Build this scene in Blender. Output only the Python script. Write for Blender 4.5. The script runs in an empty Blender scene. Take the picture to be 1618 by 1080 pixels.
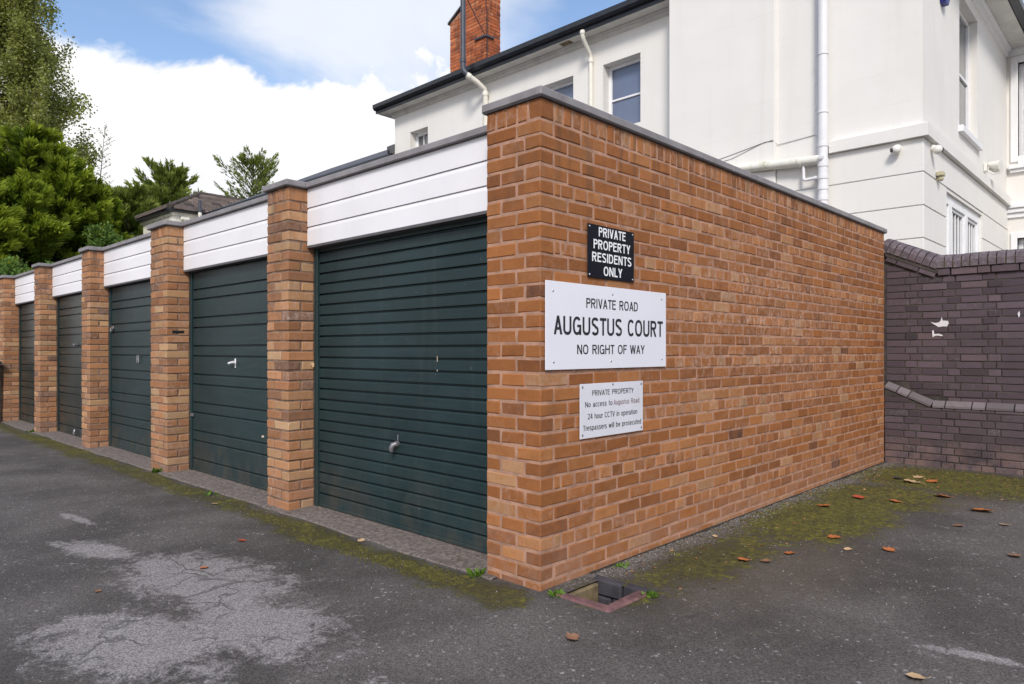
import bpy, bmesh, math, random
import numpy as np
from mathutils import Vector, Matrix
random.seed(7)
RNG = np.random.default_rng(11)
SC = bpy.context.scene
COL = SC.collection

# ------------------------------------------------------------------ camera
TH = 0.7617
CAMPOS = (2.3017, -2.6178, 1.2009)
FPX, HOR = 1104.52, 553.66
cam = bpy.data.cameras.new('camera'); camo = bpy.data.objects.new('camera', cam); COL.objects.link(camo)
cam.sensor_width = 36.0; cam.lens = FPX / 1618 * 36.0
cam.shift_y = (HOR - 540.0) / 1618.0
cam.clip_start = 0.05; cam.clip_end = 3000
camo.location = CAMPOS; camo.rotation_euler = (math.pi / 2, 0, TH)
SC.camera = camo

# ------------------------------------------------------------------ world, sun, exposure
SUNDIR = Vector((0.50, -0.62, 0.68)).normalized()
w = bpy.data.worlds.new('World'); SC.world = w; w.use_nodes = True
nt = w.node_tree; nt.nodes.clear()
N = nt.nodes.new; Lk = nt.links.new
def _m(op, a, b=None, c=None, clamp=False, tree=None):
    t = tree or nt
    n = t.nodes.new('ShaderNodeMath'); n.operation = op; n.use_clamp = clamp
    for i, v in enumerate((a, b, c)):
        if v is None: continue
        if isinstance(v, (int, float)): n.inputs[i].default_value = v
        else: t.links.new(v, n.inputs[i])
    return n.outputs[0]
def _sstep(x, lo, hi, tree=None):
    t = tree or nt
    n = t.nodes.new('ShaderNodeMapRange'); n.interpolation_type = 'SMOOTHSTEP'
    t.links.new(x, n.inputs[0]); n.inputs[1].default_value = lo; n.inputs[2].default_value = hi
    return n.outputs[0]
def _noise(vec, scale, detail=6, rough=.55, dist=0, tree=None):
    t = tree or nt
    n = t.nodes.new('ShaderNodeTexNoise'); n.inputs['Scale'].default_value = scale; n.inputs['Detail'].default_value = detail
    n.inputs['Roughness'].default_value = rough; n.inputs['Distortion'].default_value = dist
    if vec is not None: t.links.new(vec, n.inputs['Vector'])
    return n.outputs['Fac']
def _mapping(vec, loc=(0, 0, 0), rot=(0, 0, 0), sc=(1, 1, 1), tree=None):
    t = tree or nt
    n = t.nodes.new('ShaderNodeMapping'); n.inputs[1].default_value = loc; n.inputs[2].default_value = rot; n.inputs[3].default_value = sc
    t.links.new(vec, n.inputs[0]); return n.outputs[0]
def _mix(fac, a, b, tree=None, mode='MIX'):
    t = tree or nt
    n = t.nodes.new('ShaderNodeMix'); n.data_type = 'RGBA'; n.blend_type = mode
    for i, v in ((0, fac), (6, a), (7, b)):
        if isinstance(v, (int, float)): n.inputs[i].default_value = v
        elif isinstance(v, (tuple, list)): n.inputs[i].default_value = tuple(v) + ((1,) if len(v) == 3 else ())
        else: t.links.new(v, n.inputs[i])
    return n.outputs[2]
sky = N('ShaderNodeTexSky'); sky.sky_type = 'NISHITA'; sky.sun_disc = False
sky.sun_elevation = math.asin(SUNDIR.z); sky.sun_rotation = math.atan2(SUNDIR.x, SUNDIR.y)
sky.air_density = 1.0; sky.dust_density = 0.7; sky.ozone_density = 2.2
bgs = N('ShaderNodeBackground'); bgs.inputs[1].default_value = 0.15
Lk(sky.outputs[0], bgs.inputs[0])
tc = N('ShaderNodeTexCoord'); dirv = tc.outputs['Generated']
sx = N('ShaderNodeSeparateXYZ'); Lk(dirv, sx.inputs[0]); zc = sx.outputs[2]
n1 = _noise(_mapping(dirv, (0.3, 0.1, 0.0), sc=(1, 1, 1.5)), 3.4, 10, .58, .25)
n2 = _noise(_mapping(dirv, (2.3, 1.4, 0.6), (0.35, 0.2, 0.5), (1.0, 1.0, 2.2)), 2.3, 8, .55, .6)
n3 = _noise(_mapping(dirv, (5.2, 3.1, 1.0)), 4.5, 8, .55, .3)
edge = _m('ADD', _m('SUBTRACT', 0.375, zc), _m('MULTIPLY', _m('SUBTRACT', n1, 0.5), 0.34))
bank = _sstep(edge, 0.0, 0.026)
wisp = _m('ADD', _m('MULTIPLY', _sstep(n2, 0.46, 0.68), 0.62), 0.02)
# a thin lilac sheet of cloud spreads over one side of the blue
dp = N('ShaderNodeVectorMath'); dp.operation = 'DOT_PRODUCT'; Lk(dirv, dp.inputs[0]); dp.inputs[1].default_value = (-0.73, 0.543, 0.417)
sheet = _m('MULTIPLY', _sstep(_m('ADD', dp.outputs['Value'], _m('MULTIPLY', _m('SUBTRACT', n2, 0.5), 0.09)), 0.965, 0.998), 0.72)
mask = _m('MAXIMUM', bank, _m('MAXIMUM', wisp, sheet))
# billowing cloud: bright tops, a little grey in the body
shade = _sstep(n3, 0.30, 0.62)
ccol = _mix(shade, (0.90, 0.90, 0.955), (1.0, 1.0, 1.0))
bgc = N('ShaderNodeBackground'); Lk(ccol, bgc.inputs[0]); bgc.inputs[1].default_value = 0.80
mixw = N('ShaderNodeMixShader'); Lk(mask, mixw.inputs[0]); Lk(bgs.outputs[0], mixw.inputs[1]); Lk(bgc.outputs[0], mixw.inputs[2])
wo = N('ShaderNodeOutputWorld'); Lk(mixw.outputs[0], wo.inputs[0])

sun = bpy.data.lights.new('sun', 'SUN'); suno = bpy.data.objects.new('sun', sun); COL.objects.link(suno)
sun.energy = 2.1; sun.angle = math.radians(14); sun.color = (1.0, 0.94, 0.86)
suno.rotation_euler = SUNDIR.to_track_quat('Z', 'Y').to_euler(); suno.location = (6, -8, 12)
SC.view_settings.view_transform = 'Standard'; SC.view_settings.look = 'None'
SC.cycles.max_bounces = 6; SC.cycles.diffuse_bounces = 3; SC.cycles.glossy_bounces = 3; SC.cycles.transparent_max_bounces = 8
SC.view_settings.exposure = 0.46; SC.view_settings.gamma = 1.0

# ------------------------------------------------------------------ material helpers
MATS = {}
def newmat(name):
    m = bpy.data.materials.new(name); m.use_nodes = True
    t = m.node_tree; b = t.nodes['Principled BSDF']; MATS[name] = m
    return m, t, b
def setc(t, sock, v):
    if isinstance(v, (tuple, list)): sock.default_value = tuple(v) + ((1,) if len(v) == 3 else ())
    elif isinstance(v, (int, float)): sock.default_value = v
    else: t.links.new(v, sock)
def wpos(t):
    return t.nodes.new('ShaderNodeNewGeometry').outputs['Position']
def bump(t, b, h, strength=.3, dist=.01):
    n = t.nodes.new('ShaderNodeBump'); n.inputs['Strength'].default_value = strength; n.inputs['Distance'].default_value = dist
    t.links.new(h, n.inputs['Height']); t.links.new(n.outputs[0], b.inputs['Normal'])
def ramp(t, fac, stops):
    n = t.nodes.new('ShaderNodeValToRGB'); cr = n.color_ramp
    while len(cr.elements) < len(stops): cr.elements.new(.5)
    for e, (p, c) in zip(cr.elements, stops): e.position = p; e.color = tuple(c) + (1,)
    t.links.new(fac, n.inputs[0]); return n.outputs[0]
def plain(name, col, rough=.6, metal=0, var=.15, scale=6, bs=.15, bscale=60, dirt=None, spec=.5):
    m, t, b = newmat(name); p = wpos(t)
    n = _noise(p, scale, 6, .6, .2, t)
    c0 = tuple(x * (1 - var) for x in col); c1 = tuple(min(1, x * (1 + var)) for x in col)
    c = _mix(_sstep(n, .3, .7, t), c0, c1, t)
    if dirt:
        n2_ = _noise(_mapping(p, (3, 1, 2), sc=(1, 1, .35), tree=t), dirt[1], 7, .65, .4, t)
        c = _mix(_m('MULTIPLY', _sstep(n2_, .52, .78, t), dirt[2], tree=t), c, dirt[0], t)
    setc(t, b.inputs['Base Color'], c)
    b.inputs['Roughness'].default_value = rough; b.inputs['Metallic'].default_value = metal
    b.inputs['Specular IOR Level'].default_value = spec
    if bs: bump(t, b, _noise(p, bscale, 5, .6, 0, t), bs, .004)
    return m
def brickmat(name, stops, source, mottle=.55, grime=(.06, .045, .035), eff=(.53, .385, .31), streak=True, rough=.9):
    """tint.r picks the fired colour, tint.g its lightness, tint.b how much bloom sits on the face"""
    m, t, b = newmat(name); p = wpos(t)
    if source == 'object':
        col = t.nodes.new('ShaderNodeObjectInfo').outputs['Color']
    else:
        a = t.nodes.new('ShaderNodeAttribute'); a.attribute_type = 'GEOMETRY'; a.attribute_name = 'tint'; col = a.outputs['Color']
    s = t.nodes.new('ShaderNodeSeparateColor'); t.links.new(col, s.inputs[0])
    r, g, bl = s.outputs[0], s.outputs[1], s.outputs[2]
    nz = _noise(p, 14, 6, .65, .3, t)
    f = _m('ADD', r, _m('MULTIPLY', _m('SUBTRACT', nz, .5, tree=t), mottle, tree=t), tree=t, clamp=True)
    c = ramp(t, f, stops)
    c = _mix(1.0, c, _mix(g, (.55, .55, .55), (1.35, 1.35, 1.35), t), t, 'MULTIPLY')
    fine = _noise(p, 170, 3, .7, 0, t)
    c = _mix(_m('MULTIPLY', _sstep(fine, .35, .75, t), .45, tree=t), c, _mix(1.0, c, (.62, .58, .56), t, 'MULTIPLY'), t)
    pit = _noise(p, 75, 2, .5, 0, t)
    c = _mix(_m('MULTIPLY', _sstep(pit, .68, .76, t), .55, tree=t), c, grime, t)
    e = _noise(_mapping(p, (1, 2, 3), sc=(1.0, 1.0, .8), tree=t), 24, 7, .70, .1, t)
    c = _mix(_m('MULTIPLY', _sstep(e, .42, .72, t), bl, tree=t), c, eff, t)
    gr = _noise(_mapping(p, (7, 2, 5), tree=t), 1.7, 6, .65, .5, t)
    c = _mix(_m('MULTIPLY', _sstep(gr, .55, .80, t), .35, tree=t), c, grime, t)
    # rain-washed soot under the copings and pale splash-back at the foot
    s3 = t.nodes.new('ShaderNodeSeparateXYZ'); t.links.new(p, s3.inputs[0])
    run = _noise(_mapping(p, (3, 8, 0), sc=(1, 1, .10), tree=t), 9, 5, .65, .2, t)
    c = _mix(_m('MULTIPLY', _m('MULTIPLY', _sstep(s3.outputs[2], 1.75, 2.45, t), _sstep(run, .46, .70, t), tree=t), .65, tree=t), c, grime, t)
    spl = _noise(p, 5, 6, .65, .3, t)
    c = _mix(_m('MULTIPLY', _m('MULTIPLY', _sstep(s3.outputs[2], .38, .0, t), _sstep(spl, .36, .62, t), tree=t), .42, tree=t), c, (.33, .20, .15), t)
    setc(t, b.inputs['Base Color'], c); b.inputs['Roughness'].default_value = rough
    b.inputs['Specular IOR Level'].default_value = .25
    h = _m('ADD', _m('MULTIPLY', fine, .5, tree=t), _m('MULTIPLY', _noise(p, 45, 5, .7, .3, t), .8, tree=t), tree=t)
    if streak:
        h = _m('ADD', h, _m('MULTIPLY', _noise(_mapping(p, sc=(1, 1, .12), tree=t), 150, 2, .5, 0, t), .5, tree=t), tree=t)
    bump(t, b, h, .55, .004)
    return m
END = [(0, (.105, .052, .038)), (.10, (.185, .076, .036)), (.30, (.290, .106, .034)), (.62, (.370, .143, .046)), (.85, (.425, .190, .075)), (1, (.435, .240, .122))]
PIER = [(0, (.19, .122, .092)), (.15, (.28, .145, .085)), (.42, (.375, .170, .078)), (.7, (.44, .215, .103)), (.88, (.485, .272, .136)), (1, (.51, .325, .175))]
BLUE = [(0, (.078, .060, .070)), (.4, (.102, .076, .089)), (.7, (.117, .086, .100)), (1, (.145, .102, .112))]
RED = [(0, (.26, .070, .032)), (.4, (.46, .125, .045)), (.75, (.56, .170, .062)), (1, (.58, .24, .12))]
for nm, st, kw in (('end_brick', END, {}), ('pier_brick', PIER, {'mottle': .4}), ('blue_brick', BLUE, {'streak': False, 'rough': .55, 'eff': (.30, .29, .28), 'grime': (.03, .03, .025)}), ('red_brick', RED, {'streak': False})):
    brickmat(nm, st, 'object', **kw); brickmat(nm + '_mass', st, 'geometry', **kw)
plain('mortar', (.395, .222, .150), .95, var=.25, scale=9, bs=.5, bscale=140, dirt=((.16, .11, .085), 4, .6))
plain('mortar_dark', (.22, .145, .105), .95, var=.35, scale=9, bs=.5, bscale=140, dirt=((.07, .055, .045), 5, .7))
plain('mortar_blue', (.056, .047, .041), .95, var=.4, scale=5, bs=.5, bscale=140, dirt=((.06, .07, .02), 3, .6))
plain('mortar_red', (.36, .20, .14), .95, bs=.3)
plain('coping', (.255, .24, .245), .75, var=.14, scale=5, bs=.25, dirt=((.10, .095, .09), 9, .45))
plain('coping_edge', (.10, .095, .10), .7, bs=.1)
plain('fascia', (.82, .80, .815), .36, var=.03, scale=2, bs=.02, dirt=((.52, .49, .46), 2.2, .16))
plain('render', (.79, .765, .72), .8, var=.025, scale=1.1, bs=.22, bscale=28, dirt=((.70, .655, .55), 1.0, .35))
def rendermat():
    m = MATS['render']; t = m.node_tree; b = t.nodes['Principled BSDF']; p = wpos(t)
    src = b.inputs['Base Color'].links[0].from_socket
    s3 = t.nodes.new('ShaderNodeSeparateXYZ'); t.links.new(p, s3.inputs[0])
    fz = _m('ABSOLUTE', _m('SUBTRACT', _m('FRACT', _m('DIVIDE', s3.outputs[2], .405, tree=t), tree=t), .5, tree=t), tree=t)
    ln = _m('MULTIPLY', _sstep(fz, .014, .004, t), _sstep(_noise(p, 1.3, 4, .6, .3, t), .45, .62, t), tree=t)
    c = _mix(_m('MULTIPLY', ln, .16, tree=t), src, (.45, .42, .38), t)
    run = _noise(_mapping(p, (3, 8, 0), sc=(1, 1, .05), tree=t), 5, 6, .65, .3, t)
    c = _mix(_m('MULTIPLY', _sstep(run, .50, .80, t), .22, tree=t), c, (.60, .56, .48), t)
    setc(t, b.inputs['Base Color'], c)
rendermat()
plain('render_old', (.80, .77, .66), .85, var=.10, scale=5, bs=.4, bscale=18, dirt=((.33, .31, .24), 6, .75))
plain('trim_white', (.82, .82, .83), .45, var=.03, bs=.03)
plain('soffit', (.66, .64, .60), .75, var=.08, scale=3, bs=.1, dirt=((.36, .34, .31), 4, .45))
plain('pipe_white', (.80, .77, .68), .42, var=.04, bs=.04)
plain('pipe_grey', (.75, .745, .755), .42, var=.03, bs=.04)
plain('pipe_mossy', (.76, .74, .66), .5, var=.06, scale=8, bs=.06, dirt=((.30, .29, .12), 9, .75))
plain('gutter', (.018, .021, .028), .38, var=.25, scale=9, bs=.05)
plain('black_pipe', (.055, .062, .080), .40, var=.2, scale=9, bs=.05)
plain('slate', (.085, .085, .095), .7, var=.3, scale=4, bs=.3, bscale=30)
plain('concrete', (.165, .135, .118), .95, var=.5, scale=45, bs=.9, bscale=90, dirt=((.060, .055, .025), 8, .9))
plain('steel', (.55, .56, .58), .35, metal=1, var=.1, bs=.05)
plain('dull_steel', (.23, .22, .23), .5, metal=.6, var=.2, bs=.1)
plain('black_plastic', (.015, .016, .018), .45, var=.2, bs=.05)
plain('sign_white', (.80, .80, .86), .30, var=.015, scale=2, bs=.01)
plain('sign_grey', (.72, .72, .77), .32, var=.03, scale=3, bs=.01, dirt=((.5, .49, .48), 4, .3))
plain('sign_black', (.006, .007, .013), .55, var=.1, bs=.01, spec=.15)
plain('ink', (.012, .012, .018), .5, var=.1, bs=0)
plain('ink_faded', (.24, .15, .16), .5, var=.2, bs=0)
plain('letter_white', (.86, .86, .88), .45, var=.02, bs=0)
plain('camera_white', (.78, .76, .70), .35, var=.03, bs=.02)
plain('pir_cream', (.50, .45, .30), .5, var=.05, bs=.05)
plain('alarm_blue', (.02, .03, .24), .4, var=.1, bs=.02)
plain('curtain', (.70, .66, .57), .9, var=.08, scale=3, bs=.1)
plain('bark', (.10, .075, .055), .95, var=.3, scale=8, bs=.8, bscale=25)
plain('soil_dark', (.035, .03, .022), 1.0, var=.4, scale=7, bs=.5)
plain('earth_brick', (.165, .080, .078), .85, var=.4, scale=14, bs=.6, dirt=((.06, .052, .035), 14, .8))
plain('earth_dark', (.045, .042, .050), .8, var=.3, scale=9, bs=.4)
plain('ochre_stone', (.17, .125, .065), .9, var=.35, scale=12, bs=.5)
plain('flake_paint', (.72, .70, .72), .7, var=.1, scale=30, bs=.3)
plain('bare_metal', (.50, .42, .32), .6, var=.2, bs=.1)
# garage door paint: worn, slightly chalky, horizontal smears
def doormat(name, col, col2, rough):
    m, t, b = newmat(name); p = wpos(t)
    n = _noise(p, 2.2, 6, .6, .3, t)
    c = _mix(_sstep(n, .3, .7, t), col, col2, t)
    st_ = _noise(_mapping(p, sc=(.5, 1, 26), tree=t), 3.5, 5, .65, .2, t)
    c = _mix(_m('MULTIPLY', _sstep(st_, .50, .78, t), .35, tree=t), c, (.048, .062, .068), t)
    s3 = t.nodes.new('ShaderNodeSeparateXYZ'); t.links.new(p, s3.inputs[0])
    dirt_ = _noise(_mapping(p, (2, 5, 1), sc=(1, 1, .5), tree=t), 6, 6, .68, .3, t)
    c = _mix(_m('MULTIPLY', _m('MULTIPLY', _sstep(s3.outputs[2], .55, .02, t), _sstep(dirt_, .38, .70, t), tree=t), .55, tree=t), c, (.085, .072, .055), t)
    rain = _noise(_mapping(p, (6, 1, 0), sc=(1, 1, .04), tree=t), 16, 4, .6, 0, t)
    c = _mix(_m('MULTIPLY', _sstep(rain, .56, .76, t), .28, tree=t), c, (.060, .074, .074), t)
    ch = _noise(p, 46, 3, .5, 0, t)
    c = _mix(_m('MULTIPLY', _sstep(ch, .72, .76, t), .4, tree=t), c, (.20, .21, .20), t)
    setc(t, b.inputs['Base Color'], c); b.inputs['Specular IOR Level'].default_value = .22
    setc(t, b.inputs['Roughness'], _m('ADD', rough, _m('MULTIPLY', n, .16, tree=t), tree=t))
    bump(t, b, _noise(_mapping(p, sc=(1, 1, 3), tree=t), 2.6, 3, .5, 0, t), .22, .02)
    return m
doormat('door_paint', (.0145, .0300, .0325), (.0215, .0420, .0450), .36)
doormat('door_paint_brown', (.0180, .0270, .0260), (.0240, .0350, .0335), .26)
def glassmat(name, col, rough=.06):
    m, t, b = newmat(name); p = wpos(t)
    n = _noise(p, 1.2, 3, .5, .5, t)
    setc(t, b.inputs['Base Color'], _mix(n, tuple(x * .75 for x in col), tuple(x * 1.2 for x in col), t))
    b.inputs['Roughness'].default_value = rough; b.inputs['Specular IOR Level'].default_value = .8
    bump(t, b, _noise(p, 3, 2, .5, 0, t), .02, .02)
    return m
glassmat('glass_obscured', (.125, .160, .250), .18)  # frosted panes; the blue of reflected sky is painted into the base colour
glassmat('glass_dark', (.012, .014, .022), .04)
glassmat('glass_mid', (.13, .135, .14), .05)
def leafmat(name, dark, light, trans=.25, tip=None):
    m, t, b = newmat(name)
    a = t.nodes.new('ShaderNodeAttribute'); a.attribute_name = 'tint'
    s = t.nodes.new('ShaderNodeSeparateColor'); t.links.new(a.outputs['Color'], s.inputs[0])
    c = _mix(s.outputs[0], dark, light, t)
    if tip: c = _mix(s.outputs[1], c, tip, t)
    setc(t, b.inputs['Base Color'], c); b.inputs['Roughness'].default_value = .6; b.inputs['Specular IOR Level'].default_value = .3
    tr = t.nodes.new('ShaderNodeBsdfTranslucent'); setc(t, tr.inputs[0], c)
    mx = t.nodes.new('ShaderNodeMixShader'); mx.inputs[0].default_value = trans
    t.links.new(b.outputs[0], mx.inputs[1]); t.links.new(tr.outputs[0], mx.inputs[2])
    t.links.new(mx.outputs[0], t.nodes['Material Output'].inputs[0])
    return m
leafmat('poplar_leaf', (.17, .20, .034), (.40, .43, .11), .5, (.50, .50, .26))
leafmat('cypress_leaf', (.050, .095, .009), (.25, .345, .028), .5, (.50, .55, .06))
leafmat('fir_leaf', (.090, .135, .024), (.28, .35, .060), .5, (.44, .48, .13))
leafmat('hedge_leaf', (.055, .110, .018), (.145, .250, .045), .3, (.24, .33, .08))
leafmat('weed_leaf', (.07, .14, .015), (.16, .28, .03), .3)
def fallenleaf(name, c0, c1):
    m, t, b = newmat(name); p = wpos(t)
    setc(t, b.inputs['Base Color'], _mix(_noise(p, 60, 4, .6, 0, t), c0, c1, t)); b.inputs['Roughness'].default_value = .7
    return m
fallenleaf('leaf_orange', (.34, .085, .02), (.55, .19, .05))
fallenleaf('leaf_brown', (.16, .075, .04), (.33, .17, .09))
fallenleaf('leaf_tan', (.42, .26, .12), (.66, .47, .27))
fallenleaf('leaf_red', (.36, .05, .025), (.50, .10, .04))
fallenleaf('leaf_dark', (.02, .02, .022), (.06, .05, .05))

# ------------------------------------------------------------------ mesh helpers
class MB:
    def __init__(s): s.v = []; s.f = []; s.sm = []
    def add(s, vs, fs, smooth=False):
        o = len(s.v); s.v += [tuple(p) for p in vs]; s.f += [tuple(i + o for i in f) for f in fs]; s.sm += [smooth] * len(fs)
    def box(s, x0, x1, y0, y1, z0, z1):
        s.add([(x0, y0, z0), (x1, y0, z0), (x1, y1, z0), (x0, y1, z0), (x0, y0, z1), (x1, y0, z1), (x1, y1, z1), (x0, y1, z1)],
              [(0, 3, 2, 1), (4, 5, 6, 7), (0, 1, 5, 4), (1, 2, 6, 5), (2, 3, 7, 6), (3, 0, 4, 7)])
    def bbox(s, x0, x1, y0, y1, z0, z1, b=.004, jit=0, rnd=None):
        vs, fs = bevelbox(x1 - x0, y1 - y0, z1 - z0, b, jit, rnd)
        c = ((x0 + x1) / 2, (y0 + y1) / 2, (z0 + z1) / 2)
        s.add([(p[0] + c[0], p[1] + c[1], p[2] + c[2]) for p in vs], fs)
    def prism(s, prof, axis, a0, a1):
        """prof: CCW list of (u, v); axis 'x': u=y v=z ; 'y': u=x v=z ; 'z': u=x v=y"""
        n = len(prof)
        def P(a, u, v): return {'x': (a, u, v), 'y': (u, a, v), 'z': (u, v, a)}[axis]
        vs = [P(a0, *q) for q in prof] + [P(a1, *q) for q in prof]
        fs = [(i, (i + 1) % n, n + (i + 1) % n, n + i) for i in range(n)] + [tuple(range(n))[::-1], tuple(range(n, 2 * n))]
        s.add(vs, fs)
    def tube(s, pts, r, n=12, cap=True):
        pts = [Vector(p) for p in pts]; rs = r if isinstance(r, (list, tuple)) else [r] * len(pts)
        vs, fs = [], []
        up = None
        for i, p in enumerate(pts):
            d = (pts[min(i + 1, len(pts) - 1)] - pts[max(i - 1, 0)]).normalized()
            if up is None:
                up = d.cross(Vector((0, 0, 1)) if abs(d.z) < .9 else Vector((1, 0, 0))).normalized()
            else:
                up = (up - d * up.dot(d)).normalized()
            q = d.cross(up)
            for k in range(n):
                a = 2 * math.pi * k / n; vs.append(p + (up * math.cos(a) + q * math.sin(a)) * rs[i])
        for i in range(len(pts) - 1):
            for k in range(n):
                fs.append((i * n + k, i * n + (k + 1) % n, (i + 1) * n + (k + 1) % n, (i + 1) * n + k))
        s.add(vs, fs, True)
        if cap:
            s.add([vs[k] for k in range(n)], [tuple(range(n))[::-1]]); s.add([vs[-n + k] for k in range(n)], [tuple(range(n))])
    def sphere(s, c, r, nu=14, nv=9, sc=(1, 1, 1)):
        vs, fs = [], []
        for j in range(nv + 1):
            a = math.pi * j / nv
            for i in range(nu):
                b = 2 * math.pi * i / nu
                vs.append((c[0] + r * sc[0] * math.sin(a) * math.cos(b), c[1] + r * sc[1] * math.sin(a) * math.sin(b), c[2] + r * sc[2] * math.cos(a)))
        for j in range(nv):
            for i in range(nu):
                fs.append((j * nu + i, (j + 1) * nu + i, (j + 1) * nu + (i + 1) % nu, j * nu + (i + 1) % nu))
        s.add(vs, fs, True)
    def mesh(s, name, mat):
        me = bpy.data.meshes.new(name); me.from_pydata(s.v, [], s.f)
        if any(s.sm): me.polygons.foreach_set('use_smooth', s.sm)
        if mat: me.materials.append(MATS[mat])
        bm = bmesh.new(); bm.from_mesh(me); bmesh.ops.recalc_face_normals(bm, faces=bm.faces); bm.to_mesh(me); bm.free()
        me.update(); return me
    def build(s, name, mat, parent=None):
        return link(bpy.data.objects.new(name, s.mesh(name, mat)), parent)
def link(o, parent=None):
    COL.objects.link(o)
    if parent is not None: o.parent = parent
    # parents stay at the world origin unless they are placed copies, so children keep world coordinates
    return o
def bevelbox(dx, dy, dz, b, jit=0, rnd=None):
    h = (dx / 2, dy / 2, dz / 2); vs = []; idx = {}
    for sx_ in (-1, 1):
        for sy_ in (-1, 1):
            for sz_ in (-1, 1):
                s_ = (sx_, sy_, sz_); j = [0, 0, 0]
                if jit: j = [rnd.uniform(-jit, jit * .4) * q for q in s_]
                for ax in range(3):
                    bb = b * (rnd.uniform(.6, 1.7) if jit else 1)
                    idx[(s_, ax)] = len(vs)
                    vs.append(tuple((s_[k] * h[k] if k == ax else s_[k] * (h[k] - bb)) + j[k] for k in range(3)))
    fs = []
    for ax in range(3):
        o = [k for k in range(3) if k != ax]
        for sg in (-1, 1):
            q = []
            for (a, c) in ((-1, -1), (1, -1), (1, 1), (-1, 1)):
                s_ = [0, 0, 0]; s_[ax] = sg; s_[o[0]] = a; s_[o[1]] = c; q.append(idx[(tuple(s_), ax)])
            fs.append(tuple(q))
    for ax in range(3):
        o = [k for k in range(3) if k != ax]
        for a in (-1, 1):
            for c in (-1, 1):
                q = []
                for e, face in ((-1, o[0]), (1, o[0]), (1, o[1]), (-1, o[1])):
                    s_ = [0, 0, 0]; s_[ax] = e; s_[o[0]] = a; s_[o[1]] = c; q.append(idx[(tuple(s_), face)])
                fs.append(tuple(q))
    for sx_ in (-1, 1):
        for sy_ in (-1, 1):
            for sz_ in (-1, 1):
                fs.append(tuple(idx[((sx_, sy_, sz_), k)] for k in range(3)))
    return vs, fs
def thing(name, label, cat, group=None):
    o = bpy.data.objects.new(name, None); o.empty_display_size = .2; COL.objects.link(o)
    return tag(o, label, cat, group)
def tag(o, label, cat=None, group=None, kind=None):
    if label: o['label'] = label
    if cat: o['category'] = cat
    if group: o['group'] = group
    if kind: o['kind'] = kind
    return o
FWD = Vector((-math.sin(TH), math.cos(TH), 0)); RGT = Vector((math.cos(TH), math.sin(TH), 0)); CV = Vector(CAMPOS)
BR = random.Random(3)
_cache = {}
def brickmesh(dx, dy, dz, mat, b=.0045, jit=.0022):
    k = (round(dx * 1000), round(dy * 1000), round(dz * 1000), mat, BR.randrange(4))
    if k not in _cache:
        m = MB(); vs, fs = bevelbox(dx, dy, dz, b, jit, BR); m.add(vs, fs); _cache[k] = m.mesh('brick', mat)
    return _cache[k]
def lay(parent, items, mat, limit=300, name='brick', b=.0045, jit=.0022, proud=.0016):
    """items: (x0,x1,y0,y1,z0,z1,(r,g,b)); the pieces that show largest become objects, the rest one mass"""
    def size(it):
        c = Vector(((it[0] + it[1]) / 2, (it[2] + it[3]) / 2, (it[4] + it[5]) / 2)) - CV
        d = max(.3, c.dot(FWD)); return (it[5] - it[4]) * max(it[1] - it[0], it[3] - it[2]) / d ** 2.6
    order = sorted(range(len(items)), key=lambda i: -size(items[i]))
    keep = set(order[:limit]); rest = []
    for i, it in enumerate(items):
        x0, x1, y0, y1, z0, z1, t = it
        jx, jy, jz = (BR.uniform(-proud, proud) for _ in range(3))
        if i in keep:
            o = bpy.data.objects.new(name, brickmesh(x1 - x0, y1 - y0, z1 - z0, mat, b, jit))
            o.location = ((x0 + x1) / 2 + jx, (y0 + y1) / 2 + jy, (z0 + z1) / 2 + jz * .6)
            o.rotation_euler = (BR.uniform(-.006, .006), BR.uniform(-.006, .006), BR.uniform(-.004, .004))
            o.color = tuple(t) + (1,); link(o, parent)
        else: rest.append((x0 + jx, x1 + jx, y0 + jy, y1 + jy, z0 + jz * .6, z1 + jz * .6, t))
    if rest:
        m = MB(); cols = []
        for r in rest:
            m.bbox(*r[:6], b=b, jit=jit, rnd=BR); cols += [tuple(r[6]) + (1,)] * 24
        o = m.build(name + '_mass', mat + '_mass', parent); o['kind'] = 'stuff'
        at = o.data.color_attributes.new('tint', 'FLOAT_COLOR', 'POINT'); at.data.foreach_set('color', np.array(cols, dtype=np.float32).ravel())
def tint_end(eff=0.0, dark=.015):
    r = BR.random()
    if r < dark: v = BR.uniform(.03, .16)
    elif r < dark + .10: v = BR.uniform(.72, 1)
    else: v = min(1, max(.22, BR.gauss(.48, .13)))
    return (v, min(1, max(0, BR.gauss(.5, .10))), min(1, max(0, BR.gauss(eff, .14))))
def tint_pier():
    r = BR.random()
    v = BR.uniform(.05, .22) if r < .09 else BR.uniform(.75, 1) if r < .30 else min(1, max(.2, BR.gauss(.52, .17)))
    return (v, min(1, max(0, BR.gauss(.5, .15))), max(0, BR.gauss(.24, .2)))
def tint_any(mu=.5, sd=.2):
    return (min(1, max(0, BR.gauss(mu, sd))), min(1, max(0, BR.gauss(.5, .15))), max(0, BR.gauss(.02, .10)))

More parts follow.
